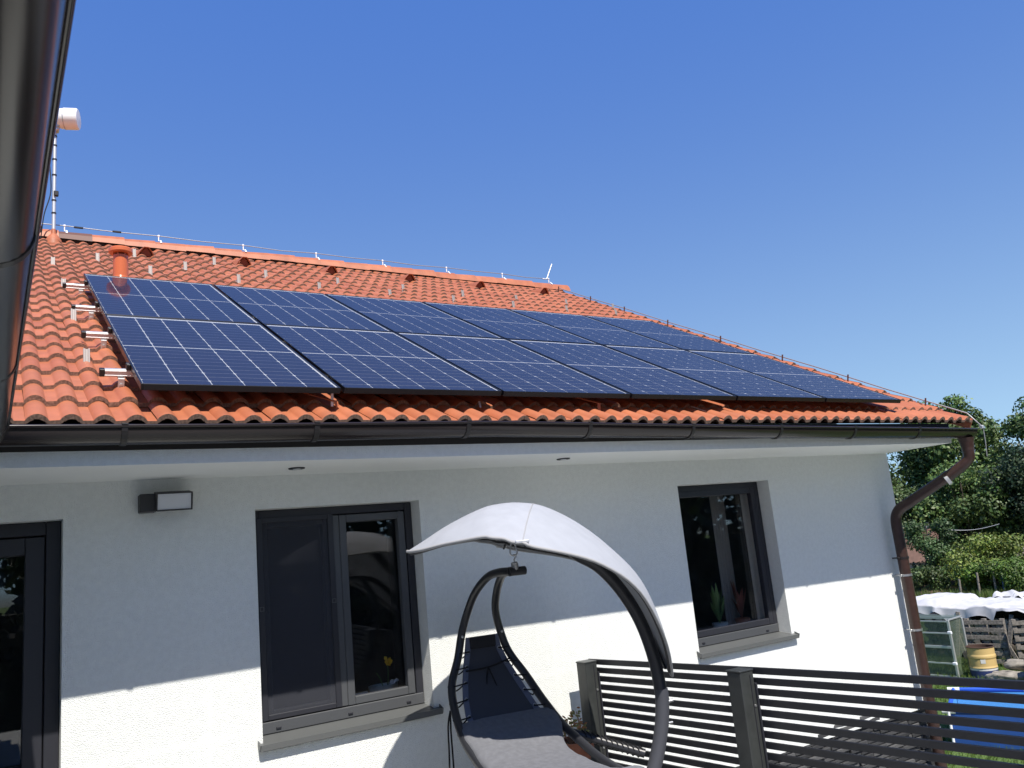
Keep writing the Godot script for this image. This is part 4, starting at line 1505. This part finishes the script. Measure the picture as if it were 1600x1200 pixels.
	for k in 4:
		var s := ST()
		var e := ST()
		var n := 7
		var rad := 0.05 + 0.012 * k
		var pts := []
		for q in n:
			var a := TAU * q / n
			pts.append(Vector2(cos(a), sin(a)) * rad * rng.randf_range(0.75, 1.15))
		for q in n:
			var a: Vector2 = pts[q]
			var b: Vector2 = pts[(q + 1) % n]
			quad(s, Vector3(a.x, a.y, 0.2), Vector3(a.x, a.y, -0.2), Vector3(b.x, b.y, -0.2), Vector3(b.x, b.y, 0.2))
			ftri(e, Vector3(0, 0, 0.2), Vector3(a.x, a.y, 0.2), Vector3(b.x, b.y, 0.2))
		var am: ArrayMesh = s.commit()
		e.commit(am)
		am.surface_set_material(0, m("log_bark")); am.surface_set_material(1, m("log_end"))
		lg.append(am)
	var y := 0.08
	var cnt := 0
	while y < 1.05:
		var x := -2.1 + rng.randf() * 0.05
		while x < 2.1:
			var o := MeshInstance3D.new()
			o.mesh = lg[rng.randi() % 4]
			if cnt < 280:
				put("log", o, wp)
				o.transform = Transform3D(Basis(Vector3.BACK, rng.randf() * TAU), Vector3(x, y, 0.35 + rng.randf_range(-0.06, 0.08)))
			else:
				o.free()
			cnt += 1
			x += rng.randf_range(0.105, 0.135)
		y += 0.108
	st = ST()
	box(st, Vector3(0, 0.52, -0.45), Vector3(4.2, 1.0, 1.1), 0.03)
	for q in [[-1.35, 0.62, 0.0, 1.05, 0.12], [-1.15, 0.6, 0.0, 0.8, -0.25], [-0.2, 0.62, 0.0, 1.0, 0.2], [0.05, 0.66, 0.0, 0.7, -0.4], [0.95, 0.6, 0.0, 1.1, 0.1], [1.5, 0.62, 0.0, 0.9, -0.2]]:
		var lb := ST()
		bar(lb, Vector3(q[0], 0.0, q[1] + 0.14), Vector3(q[0] + q[4], q[3], q[1]), 0.09, 0.025, 0.004, Vector3.BACK)
		obj("leaning_board", lb, m("old_wood"), wp)
	obj("inner_logs", st, m("log_bark"), wp)
	# tarpaulin
	var tp := thing("white_tarpaulin", "creased white tarpaulin laid over the long firewood stack", "tarpaulin", Vector3(19.3, 1.1, -6.1), "", B)
	var P := []
	for i in 41:
		var u := i / 40.0
		var row := []
		var hang := 0.1 + 0.22 * clampf(noise1(u * 9.0) * 1.6, 0.0, 1.0)
		if u > 0.20 and u < 0.42: hang += 0.12
		if u > 0.62 and u < 0.72: hang += 0.45
		if u > 0.46 and u < 0.6: hang = 0.06
		for k in 16:
			var v := k / 15.0
			var p: Vector3
			var xx := -2.6 + u * 4.8
			if v < 0.6:
				var t := v / 0.6
				p = Vector3(xx, 0.06 + 0.035 * noise1(u * 13.0 + t * 3.0) + 0.018 * noise1(u * 41.0 + t * 9.0) + 0.05 * sin(t * PI) + (0.12 if u < 0.2 else 0.0), -1.15 + t * 1.75)
			else:
				var t := (v - 0.6) / 0.4
				p = Vector3(xx + 0.03 * noise1(u * 30.0 + t), 0.06 + 0.06 * noise1(u * 13.0 + 3.0) - t * hang, 0.6 + 0.04 * t + 0.05 * noise1(u * 22.0) * t)
			row.append(p)
		P.append(row)
	st = ST()
	grid(st, P, false, true)
	obj("sheet", st, m("tarp"), tp)
	# pallets leaning on the stack
	var labels := ["weathered pallet upright before the firewood, behind the yellow barrel", "weathered pallet turned sideways on the firewood, right of the barrel"]
	for q in 2:
		var pl := thing("wooden_pallet", labels[q], "pallet", [Vector3(17.95, 0.0, -6.35), Vector3(18.1, 0.0, -5.35)][q], "pallets against the firewood", Basis(Vector3.UP, -PI / 2 + [0.15, 0.55][q]) * Basis(Vector3.RIGHT, -0.06))
		for k in 6:
			st = ST()
			box(st, Vector3(0, 0.1 + k * 0.165 + rng.randf_range(-0.01, 0.01), 0.06), Vector3(0.82, 0.09, 0.02), 0.003, Basis(Vector3.BACK, rng.randf_range(-0.02, 0.02)))
			obj("board", st, m("old_wood"), pl)
		for x in [-0.37, 0.0, 0.37]:
			st = ST()
			box(st, Vector3(x, 0.5, 0.0), Vector3(0.085, 1.0, 0.09), 0.004)
			obj("bearer", st, m("old_wood"), pl)
	# barrel
	var bl := thing("steel_barrel", "rusty barrel, yellow above, white and blue below, before the firewood", "barrel", Vector3(16.8, 0, -5.86))
	var band := [[0.0, 0.15, "barrel_blue"], [0.15, 0.2, "barrel_white"], [0.2, 0.6, "barrel_yellow"]]
	for b in band:
		st = ST()
		var prof := []
		for k in 13:
			var yy := lerpf(b[0], b[1], k / 12.0)
			var rr := 0.255
			for rib in [0.205, 0.4, 0.43]:
				rr += 0.012 * exp(-pow((yy - rib) / 0.012, 2.0))
			prof.append(Vector2(rr, yy))
		lathe(st, Transform3D.IDENTITY, prof, 28)
		obj("band", st, m(b[2]), bl)
	st = ST()
	tube(st, ring_pts(0.257, 0.602, 28), 0.01, 8, false)
	lathe(st, Transform3D.IDENTITY, [Vector2(0.25, 0.60), Vector2(0.25, 0.45), Vector2(0.0, 0.45)], 24)
	obj("rim", st, m("rust"), bl)
	st = ST()
	box(st, Vector3(-0.215, 0.34, 0.135), Vector3(0.09, 0.09, 0.004), 0.0, Basis(Vector3.UP, -PI / 2 + 0.56))
	obj("label_patch", st, m("barrel_white"), bl)
	# rocks
	var rl := ["flat pale stone, lowest of the pile right of the barrel", "flat pale stone lying over the lowest one, right of the barrel", "rounded pale rock on top of the stone pile", "large rounded pale rock at the right end of the pile", "broken pale stone at the foot of the rusty frame"]
	var rp := [[16.5, 0.09, -5.2, 0.42, 0.1, 0.25], [16.9, 0.27, -5.1, 0.36, 0.1, 0.25], [17.2, 0.45, -4.85, 0.26, 0.14, 0.2], [16.6, 0.27, -4.45, 0.45, 0.3, 0.35], [17.4, 0.15, -4.5, 0.35, 0.2, 0.3]]
	for k in 5:
		var r: Array = rp[k]
		tag(obj("rock", rock_mesh(k + 3, Vector3(r[3], r[4], r[5])), m("rock")), rl[k], "rock", "pale stones by the barrel")
		var o := get_child(get_child_count() - 1)
		o.position = Vector3(r[0], r[1], r[2])
		o.rotation.y = -PI / 2 + k * 0.4
	# rusty frame
	var rf := thing("rusty_frame", "rusty welded metal frame standing right of the pallets", "metal frame", Vector3(17.6, 0, -4.5), "", B)
	for e in [[-0.55, 0.0, -0.55, 0.95], [0.55, 0.0, 0.55, 0.95], [-0.55, 0.95, 0.55, 0.93], [-0.7, 0.62, 0.75, 0.6], [-0.25, 0.0, -0.25, 0.62], [0.05, 0.0, 0.05, 0.62], [-0.55, 0.1, 0.0, 0.6], [0.1, 0.1, 0.55, 0.62]]:
		st = ST()
		bar(st, Vector3(e[0], e[1], 0.0), Vector3(e[2], e[3], 0.02), 0.03, 0.03, 0.004)
		bar(st, Vector3(e[0], e[1], -0.4), Vector3(e[2], e[3], -0.4), 0.025, 0.025, 0.004)
		obj("strut", st, m("rust"), rf)
	# covered heaps
	for q in 2:
		var hp := thing("covered_heap", ["low heap of dark beams with a rumpled white sheet, beside the hedge", "long low heap under a white sheet, right of the dark one"][q], "covered heap", [Vector3(25.0, 0, -11.4), Vector3(26.0, 0, -9.3)][q], "", B)
		for k in 3:
			st = ST()
			box(st, Vector3(0.05 * k, 0.16 + k * 0.2, 0.25 - k * 0.08), Vector3([1.7, 2.3][q] - k * 0.15, 0.17, 0.8), 0.03, Basis(Vector3.UP, 0.03 * k))
			obj("beam", st, m("tarp_grey"), hp)
		P = []
		for i in 25:
			var u := i / 24.0
			var row := []
			for k in 10:
				var v := k / 9.0
				row.append(Vector3((-0.62 + u * 1.4) * [1.0, 1.55][q], 0.73 + 0.08 * noise1(u * 14.0 + v * 5.0 + q * 7.0) - 0.3 * pow(absf(v - 0.45) * 2.0, 4.0) * 0.6, 0.55 - v * 1.1))
			P.append(row)
		st = ST()
		grid(st, P)
		obj("sheet", st, m("tarp"), hp)
	# earth mound and tall weeds
	P = []
	for i in 25:
		var row := []
		for k in 13:
			var u := i / 24.0
			var v := k / 12.0
			row.append(Vector3(30.0 + v * 7.0, -0.05 + 0.5 * sin(u * PI) * sin(v * PI) + 0.12 * noise1(u * 17.0 + v * 9.0), -23.0 + u * 12.0))
		P.append(row)
	st = ST()
	grid(st, P, false, true)
	tag(obj("earth_mound", st, m("earth")), "", "", "", "structure")
	tufts("tall_weeds", Vector2(29.5, -21.0), Vector2(6.0, 9.0), 2200, 0.34, Color(0.075, 0.13, 0.028), 5)
	tufts("lawn_grass", Vector2(14.8, -9.5), Vector2(7.5, 7.0), 9000, 0.09, Color(0.085, 0.16, 0.03), 6)
	tufts("pool_grass", Vector2(10.3, -6.5), Vector2(4.4, 6.5), 6000, 0.07, Color(0.08, 0.16, 0.028), 7)
	# posts
	var plabel := ["short grey fence post, leftmost of the row before the hedge", "tallest pale fence post before the hedge", "thin pale fence post next to the blue one", "blue painted fence post before the hedge", "thin grey fence post at the right edge of the garden"]
	for k in 5:
		var at: Vector3 = [Vector3(30.3, 0, -14.1), Vector3(30.6, 0, -13.55), Vector3(30.9, 0, -13.1), Vector3(31.1, 0, -12.9), Vector3(30.7, 0, -11.0)][k]
		st = ST()
		tube(st, [Vector3.ZERO, Vector3(0.02, [0.75, 0.95, 0.92, 0.95, 1.15][k], 0.03)], [0.045, 0.04], 8)
		var o := obj("fence_post", st, m("pool_tube_blue" if k == 3 else "old_wood"))
		tag(o, plabel[k], "post", "posts before the hedge")
		o.position = at
	# wire
	st = ST()
	var wpts := []
	for k in 13:
		var t := k / 12.0
		wpts.append(Vector3(33.7, 2.5, -16.2).lerp(Vector3(34.7, 2.55, -14.5), t) + Vector3(0, -0.12 * sin(t * PI), 0))
	tube(st, wpts, 0.011, 6)
	tag(obj("overhead_wire", st, m("zinc")), "thin pale wire strung between the garden trees", "wire")
	# distant roofs
	var hs := thing("brown_roofed_cottage", "low cottage with a brown tiled roof, half hidden by the downpipe", "cottage", Vector3(37.4, 0, -21.4), "", Basis(Vector3.UP, -1.25).scaled(Vector3(0.62, 0.68, 0.62)))
	st = ST()
	box(st, Vector3(0, 0.9, 0), Vector3(7, 1.8, 5), 0.02)
	obj("wall", st, m("shed_wall"), hs)
	st = ST()
	quad(st, Vector3(-3.8, 1.5, 2.9), Vector3(3.8, 1.5, 2.9), Vector3(3.8, 3.9, 0), Vector3(-3.8, 3.9, 0))
	quad(st, Vector3(3.8, 1.5, -2.9), Vector3(-3.8, 1.5, -2.9), Vector3(-3.8, 3.9, 0), Vector3(3.8, 3.9, 0))
	ftri(st, Vector3(3.5, 1.7, 2.5), Vector3(3.5, 1.7, -2.5), Vector3(3.5, 3.8, 0))
	ftri(st, Vector3(-3.5, 1.7, -2.5), Vector3(-3.5, 1.7, 2.5), Vector3(-3.5, 3.8, 0))
	obj("roof", st, m("old_roof"), hs)
	st = ST()
	box(st, Vector3(2.9, 3.8, 0.1), Vector3(0.35, 0.6, 0.35), 0.02)
	obj("chimney", st, m("shed_wall"), hs)
	hs = thing("white_outbuilding", "small white outbuilding glimpsed between the shrubs", "outbuilding", Vector3(56.5, 0, -29.3), "", Basis(Vector3.UP, -1.1))
	st = ST()
	box(st, Vector3(0, 1.0, 0), Vector3(3.0, 2.0, 2.4), 0.02)
	obj("wall", st, m("tarp"), hs)
	st = ST()
	box(st, Vector3(0, 2.05, 0), Vector3(3.3, 0.1, 2.7), 0.02, Basis(Vector3.RIGHT, 0.1))
	obj("roof", st, m("tarp_grey"), hs)
	hs = thing("timber_hut", "small yellowish timber hut at the right edge of the hedge", "hut", Vector3(34.2, 0, -12.6), "", Basis(Vector3.UP, -1.2))
	st = ST()
	box(st, Vector3(0, 0.7, 0), Vector3(1.8, 1.4, 1.6), 0.02)
	obj("wall", st, m("timber"), hs)
	st = ST()
	box(st, Vector3(0, 1.45, 0), Vector3(2.1, 0.08, 1.9), 0.01, Basis(Vector3.RIGHT, 0.12))
	obj("roof", st, m("old_wood"), hs)
	st = ST()
	box(st, Vector3(0.2, 0.85, 0.802), Vector3(0.5, 0.5, 0.02), 0.002)
	obj("window", st, m("anthracite"), hs)

func noise1(x: float) -> float:
	return 0.5 * sin(x * 1.7) + 0.3 * sin(x * 3.1 + 1.3) + 0.2 * sin(x * 6.7 + 0.4)

func ring_pts(r: float, y: float, n: int) -> Array:
	var o := []
	for k in n + 1:
		o.append(Vector3(cos(TAU * k / n) * r, y, sin(TAU * k / n) * r))
	return o

func rock_mesh(seed_: int, s: Vector3) -> SurfaceTool:
	var n := FastNoiseLite.new()
	n.seed = seed_; n.frequency = 0.9
	var st := ST()
	var P := []
	for i in 13:
		var row := []
		var a := PI * i / 12.0
		for k in 18:
			var b := TAU * k / 18.0
			var d := Vector3(sin(a) * cos(b), cos(a), sin(a) * sin(b))
			d = Vector3(signf(d.x) * pow(absf(d.x), 0.8), signf(d.y) * pow(absf(d.y), 0.75), signf(d.z) * pow(absf(d.z), 0.8))
			row.append(d * s * (1.0 + 0.3 * n.get_noise_3dv(d * 1.4)))
		P.append(row)
	grid(st, P, true, true)
	return st

func tufts(called: String, at: Vector2, size: Vector2, n: int, h: float, c: Color, seed_: int) -> void:
	var r := RandomNumberGenerator.new()
	r.seed = seed_
	var st := ST()
	for k in 5:
		var a := k * 1.257
		var d := Vector3(cos(a), 0, sin(a))
		var sd := Vector3(-d.z, 0, d.x) * 0.07
		ftri(st, d * 0.05 - sd, d * 0.05 + sd, d * 0.3 + Vector3(0, 1, 0))
	var mm := MultiMesh.new()
	mm.transform_format = MultiMesh.TRANSFORM_3D
	mm.use_colors = true
	mm.mesh = st.commit()
	mm.instance_count = n
	for i in n:
		var s := h * r.randf_range(0.5, 1.3)
		mm.set_instance_transform(i, Transform3D(Basis(Vector3.UP, r.randf() * TAU).scaled(Vector3(s * 0.9, s, s * 0.9)), Vector3(at.x + r.randf() * size.x, 0.0, at.y + r.randf() * size.y)))
		var f := r.randf_range(0.7, 1.35)
		mm.set_instance_color(i, Color(c.r * f * r.randf_range(0.9, 1.5), c.g * f, c.b * f))
	var o := MultiMeshInstance3D.new()
	o.multimesh = mm
	o.material_override = m("leaf")
	put(called, o)
	tag(o, "", "", "", "stuff")

# ---------------- trees
func tree(called: String, label: String, at: Vector3, h: float, rad: float, low: float, lobes: int, leaves: int, size: float, col: Color, seed_: int, group := "", dense := 1.0) -> void:
	var r := RandomNumberGenerator.new()
	r.seed = seed_
	var t := thing(called, label, "shrub" if called.contains("shrub") else "tree", at, group)
	var trunk := ST()
	var crown := ST()
	var cy := (h + low) * 0.5
	var hh := (h - low) * 0.5
	var L := []
	for i in lobes:
		var a := r.randf() * TAU
		var v := r.randf_range(-0.85, 0.8)
		var q := sqrt(maxf(0.0, 1.0 - v * v)) * sqrt(r.randf_range(0.1, 1.0))
		var c := Vector3(cos(a) * q * rad * 0.8, cy + v * hh * 0.85, sin(a) * q * rad * 0.8)
		var s := rad * r.randf_range(0.2, 0.4) * (1.15 - 0.4 * absf(v))
		L.append([c, s, r.randf_range(0.62, 1.35)])
	var base_r := maxf(0.05, h * 0.022)
	tube(trunk, smooth_path([Vector3(0, -0.1, 0), Vector3(0.02 * h, h * 0.25, 0.01 * h), Vector3(-0.01 * h, h * 0.5, 0), Vector3(0.01 * h, h * 0.82, 0)], 4), [base_r * 1.3, base_r * 1.1, base_r, base_r, base_r, base_r * 0.9, base_r * 0.8, base_r * 0.7, base_r * 0.6, base_r * 0.5, base_r * 0.4, base_r * 0.3, base_r * 0.2], 9)
	for i in mini(lobes, 16):
		var c: Vector3 = L[i][0]
		var b := Vector3(0, clampf(c.y * 0.55, h * 0.12, h * 0.6), 0)
		tube(trunk, smooth_path([b, b.lerp(c, 0.5) + Vector3(0, -0.04 * h, 0), c], 3), [base_r * 0.5, base_r * 0.42, base_r * 0.36, base_r * 0.3, base_r * 0.22, base_r * 0.15, base_r * 0.08], 6)
	obj("trunk", trunk, m("bark"), t)
	var per := leaves / lobes
	for l in L:
		for k in per:
			var d := Vector3(r.randfn(), r.randfn(), r.randfn())
			if d.length() < 0.01: continue
			d = d.normalized()
			var c: Vector3 = l[0] + d * Vector3(1.0, 0.8, 1.0) * (l[1] * (pow(r.randf(), 0.45) * 1.1 + (0.25 * r.randf() if r.randf() < 0.2 else 0.0)))
			if c.y < low * 0.6: continue
			var n := (d + Vector3(r.randfn(), r.randfn() + 0.5, r.randfn()) * 0.65).normalized()
			var e := n.cross(Vector3(r.randfn(), r.randfn(), r.randfn())).normalized()
			var f := n.cross(e)
			var s := size * r.randf_range(0.6, 1.35)
			var g: float = l[2] * r.randf_range(0.75, 1.3)
			var cc := Color(col.r * g * r.randf_range(0.85, 1.25), col.g * g, col.b * g * r.randf_range(0.8, 1.1))
			crown.set_color(cc)
			crown.set_normal(n); crown.add_vertex(c - e * s * 0.5)
			crown.set_normal(n); crown.add_vertex(c + f * s * 0.32 + n * s * 0.06)
			crown.set_normal(n); crown.add_vertex(c + e * s * 0.5)
			crown.set_normal(n); crown.add_vertex(c - e * s * 0.5)
			crown.set_normal(n); crown.add_vertex(c + e * s * 0.5)
			crown.set_normal(n); crown.add_vertex(c - f * s * 0.32 + n * s * 0.06)
	obj("crown", crown, m("leaf"), t)

func build_trees() -> void:
	var g := "trees beyond the garden"
	tree("leafy_tree", "loose leafy tree seen just under the eaves at the wall corner", Vector3(41.6, 0, -24.0), 9.6, 3.2, 1.5, 22, 8500, 0.2, Color(0.08, 0.135, 0.046), 1, g)
	tree("leafy_tree", "tall round-topped tree rising behind the gutter outlet", Vector3(43.2, 0, -20.7), 10.3, 3.1, 1.2, 42, 24000, 0.2, Color(0.088, 0.15, 0.044), 2, g)
	tree("leafy_tree", "tall dark tree at the right edge of the picture", Vector3(43.0, 0, -15.4), 9.4, 2.8, 1.0, 60, 28000, 0.2, Color(0.075, 0.13, 0.042), 3, g)
	tree("leafy_tree", "lower tree filling the gap behind the wire", Vector3(39.6, 0, -18.6), 5.9, 2.6, 0.4, 36, 20000, 0.17, Color(0.088, 0.15, 0.042), 4, g)
	tree("dark_conifer", "very dark dense tree at the right, behind the light green bush", Vector3(40.5, 0, -15.6), 6.6, 2.3, 0.2, 36, 18000, 0.15, Color(0.03, 0.055, 0.026), 5, g)
	tree("leafy_tree", "broad tree low behind the slanting downpipe", Vector3(40.0, 0, -22.6), 5.8, 2.3, 1.2, 30, 15000, 0.16, Color(0.068, 0.115, 0.04), 6, g)
	tree("leafy_tree", "tree standing beyond the right edge of the picture", Vector3(44.0, 0, -8.5), 9.5, 3.4, 1.0, 36, 12000, 0.24, Color(0.045, 0.08, 0.026), 7, g)
	tree("dark_shrub", "round dark shrub right of the downpipe", Vector3(33.5, 0, -17.0), 3.35, 1.35, 0.0, 26, 14000, 0.11, Color(0.055, 0.105, 0.036), 8, "shrubs at the end of the garden")
	tree("light_shrub", "wide yellow-green shrub behind the firewood stack", Vector3(32.6, 0, -14.2), 2.3, 1.8, 0.0, 30, 16000, 0.11, Color(0.12, 0.17, 0.032), 9, "shrubs at the end of the garden")
	tree("light_shrub", "low bright shrub in front of the yellow-green one", Vector3(31.4, 0, -13.2), 1.3, 1.5, 0.0, 20, 9000, 0.1, Color(0.09, 0.165, 0.03), 10, "shrubs at the end of the garden")
	tree("light_shrub", "small green shrub at the foot of the dark round one", Vector3(31.8, 0, -16.3), 1.2, 1.1, 0.0, 16, 6000, 0.1, Color(0.06, 0.1, 0.028), 11, "shrubs at the end of the garden")
	# a wood that closes the view
	var r := RandomNumberGenerator.new()
	r.seed = 77
	var st := ST()
	for i in 26000:
		var x := 62.0 + r.randf() * 14.0
		var z := -75.0 + r.randf() * 95.0
		var top := 5.0 + 2.6 * noise1(z * 0.35) + 1.0 * noise1(z * 1.3)
		var c := Vector3(x, pow(r.randf(), 0.7) * top, z)
		var n := Vector3(r.randfn() - 0.8, r.randfn() + 0.6, r.randfn()).normalized()
		var e := n.cross(Vector3(r.randfn(), r.randfn(), r.randfn())).normalized()
		var f := n.cross(e)
		var s := r.randf_range(0.35, 0.8)
		var gg := r.randf_range(0.6, 1.3)
		st.set_color(Color(0.045 * gg, 0.075 * gg, 0.026 * gg))
		for q in [c - e * s * 0.5, c + f * s * 0.4, c + e * s * 0.5, c - e * s * 0.5, c + e * s * 0.5, c - f * s * 0.4]:
			st.set_normal(n); st.add_vertex(q)
	tag(obj("woodland", st, m("leaf")), "", "", "", "stuff")
	var hg := ST()
	for i in 16000:
		var c := Vector3(-6.0 + r.randf() * 40.0, 0, 10.6 + r.randf() * 1.6)
		c.y = pow(r.randf(), 0.8) * (3.55 + 1.0 * smoothstep(9.0, 12.0, c.x) + 0.4 * noise1(c.x * 0.9) + 0.25 * noise1(c.x * 3.1))
		var n := Vector3(r.randfn(), r.randfn() + 0.5, r.randfn() - 0.8).normalized()
		var e := n.cross(Vector3(r.randfn(), r.randfn(), r.randfn())).normalized()
		var f := n.cross(e)
		var s := r.randf_range(0.16, 0.36)
		var gg := r.randf_range(0.5, 1.2)
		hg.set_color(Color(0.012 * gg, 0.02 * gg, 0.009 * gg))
		for q in [c - e * s * 0.5, c + f * s * 0.4, c + e * s * 0.5, c - e * s * 0.5, c + e * s * 0.5, c - f * s * 0.4]:
			hg.set_normal(n); hg.add_vertex(q)
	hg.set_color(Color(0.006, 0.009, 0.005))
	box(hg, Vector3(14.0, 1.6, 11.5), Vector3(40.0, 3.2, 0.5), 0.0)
	tag(obj("clipped_hedge", hg, m("leaf")), "", "", "", "stuff")
	# trees behind the viewer, seen in the window panes only
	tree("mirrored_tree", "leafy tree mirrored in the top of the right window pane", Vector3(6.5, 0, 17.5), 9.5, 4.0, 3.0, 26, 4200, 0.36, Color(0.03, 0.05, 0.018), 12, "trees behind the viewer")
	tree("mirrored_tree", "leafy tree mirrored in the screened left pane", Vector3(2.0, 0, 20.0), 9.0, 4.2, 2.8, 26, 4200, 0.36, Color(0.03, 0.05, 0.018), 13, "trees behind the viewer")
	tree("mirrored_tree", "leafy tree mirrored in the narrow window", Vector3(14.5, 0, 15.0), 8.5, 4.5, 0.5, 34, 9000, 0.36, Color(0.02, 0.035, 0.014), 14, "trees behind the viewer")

# ---------------- things on the inner window sills
func build_indoors() -> void:
	var p := thing("flower_planter", "oval pale planter with one yellow daffodil behind the right pane", "planter", V(1.61, -1.868, -1.04))
	var st := ST()
	lathe(st, Transform3D(Basis.IDENTITY.scaled(Vector3(1.3, 1, 0.8)), Vector3.ZERO), [Vector2(0.0, 0.0), Vector2(0.065, 0.0), Vector2(0.08, 0.09), Vector2(0.074, 0.09), Vector2(0.07, 0.075), Vector2(0.0, 0.075)], 22)
	obj("bowl", st, mat("ceramic", 0.5, 0.56, 0.55, 0.3), p)
	st = ST()
	tube(st, smooth_path([Vector3(0.03, 0.07, 0), Vector3(0.035, 0.15, 0.01), Vector3(0.03, 0.22, 0.02)]), 0.004, 6)
	tube(st, smooth_path([Vector3(0.0, 0.07, 0), Vector3(-0.02, 0.13, 0.0), Vector3(-0.05, 0.17, 0.02)]), 0.004, 6)
	obj("stalk", st, mat("stalk_green", 0.08, 0.16, 0.04, 0.6), p)
	st = ST()
	for k in 6:
		var a := k * TAU / 6.0
		var d := Vector3(cos(a), sin(a), 0.2 + 0.5 * sin(k * 2.3)) * (0.72 + 0.12 * sin(k * 4.1))
		ftri(st, Vector3(0.03, 0.235, 0.03), Vector3(0.03, 0.235, 0.03) + d * 0.03 + Vector3(-d.y, d.x, 0) * 0.016, Vector3(0.03, 0.235, 0.03) + d * 0.045)
		ftri(st, Vector3(0.03, 0.235, 0.03), Vector3(0.03, 0.235, 0.03) + d * 0.045, Vector3(0.03, 0.235, 0.03) + d * 0.03 - Vector3(-d.y, d.x, 0) * 0.016)
	lathe(st, Transform3D(Basis(Vector3.RIGHT, PI / 2), Vector3(0.03, 0.235, 0.03)), [Vector2(0.008, 0.0), Vector2(0.014, 0.02), Vector2(0.019, 0.03)], 12)
	obj("blossom", st, mat("yellow_petal", 0.75, 0.5, 0.02, 0.6), p)
	st = ST()
	for k in 5:
		lathe(st, Transform3D(Basis.from_euler(Vector3(k, k * 1.3, 0)), Vector3(0.06 + 0.02 * cos(k * 2.0), 0.105 + 0.012 * sin(k * 3.0), 0.04)), [Vector2(0.0, -0.012), Vector2(0.016, 0.0), Vector2(0.0, 0.012)], 8)
	obj("white_blossom", st, m("white_plastic"), p)
	st = ST()
	tube(st, [Vector3(-0.055, 0, 0), Vector3(0.055, 0, 0)], 0.022, 16)
	tube(st, [Vector3(-0.06, -0.03, 0.01), Vector3(0.06, -0.03, 0.01)], 0.012, 12)
	var roll := obj("rolled_cloth", st, m("tarp"))
	roll.position = V(1.43, -1.82, -1.02)
	tag(roll, "rolled pale cloth lying left of the daffodil planter", "cloth")
	for q in 2:
		p = thing("window_plant", ["green leafy plant in a pale pot behind the narrow window", "reddish plant in a tall pot, right inside the narrow window"][q], "potted plant", [V(4.74, -1.868, -1.04), V(5.06, -1.868, -1.08)][q])
		st = ST()
		lathe(st, Transform3D.IDENTITY, [Vector2(0.0, 0.0), Vector2(0.055, 0.0), Vector2(0.07, 0.09), Vector2(0.06, 0.09), Vector2(0.0, 0.08)], 20)
		obj("pot", st, mats["ceramic"] if q == 0 else m("terracotta"), p)
		st = ST()
		for k in 16:
			var a := k * 2.4
			var h := rng.randf_range(0.12, 0.36)
			var o := Vector3(cos(a), 0, sin(a) * 0.5) * rng.randf_range(0.03, 0.13)
			var tip := Vector3(0, 0.08 + h, 0) + o
			var wd := Vector3(-sin(a), 0, cos(a)) * 0.022
			var mid := tip * 0.6 + Vector3(0, 0.05, 0)
			ftri(st, Vector3(0, 0.08, 0), mid + wd, tip)
			ftri(st, Vector3(0, 0.08, 0), tip, mid - wd)
		obj("leaves", st, mats["stalk_green"] if q == 0 else mat("red_leaf", 0.22, 0.07, 0.05, 0.6), p)
	st = ST()
	var P := []
	for i in 30:
		var row := []
		for k in 2:
			row.append(V(4.98 + i * 0.006, -1.84 + k * 1.2, -1.2 + 0.015 * sin(i * 1.1)))
		P.append(row)
	grid(st, P)
	tag(obj("curtain", st, mat("curtain_cloth", 0.3, 0.295, 0.28, 0.95)), "narrow pale curtain hanging inside the narrow window", "curtain")
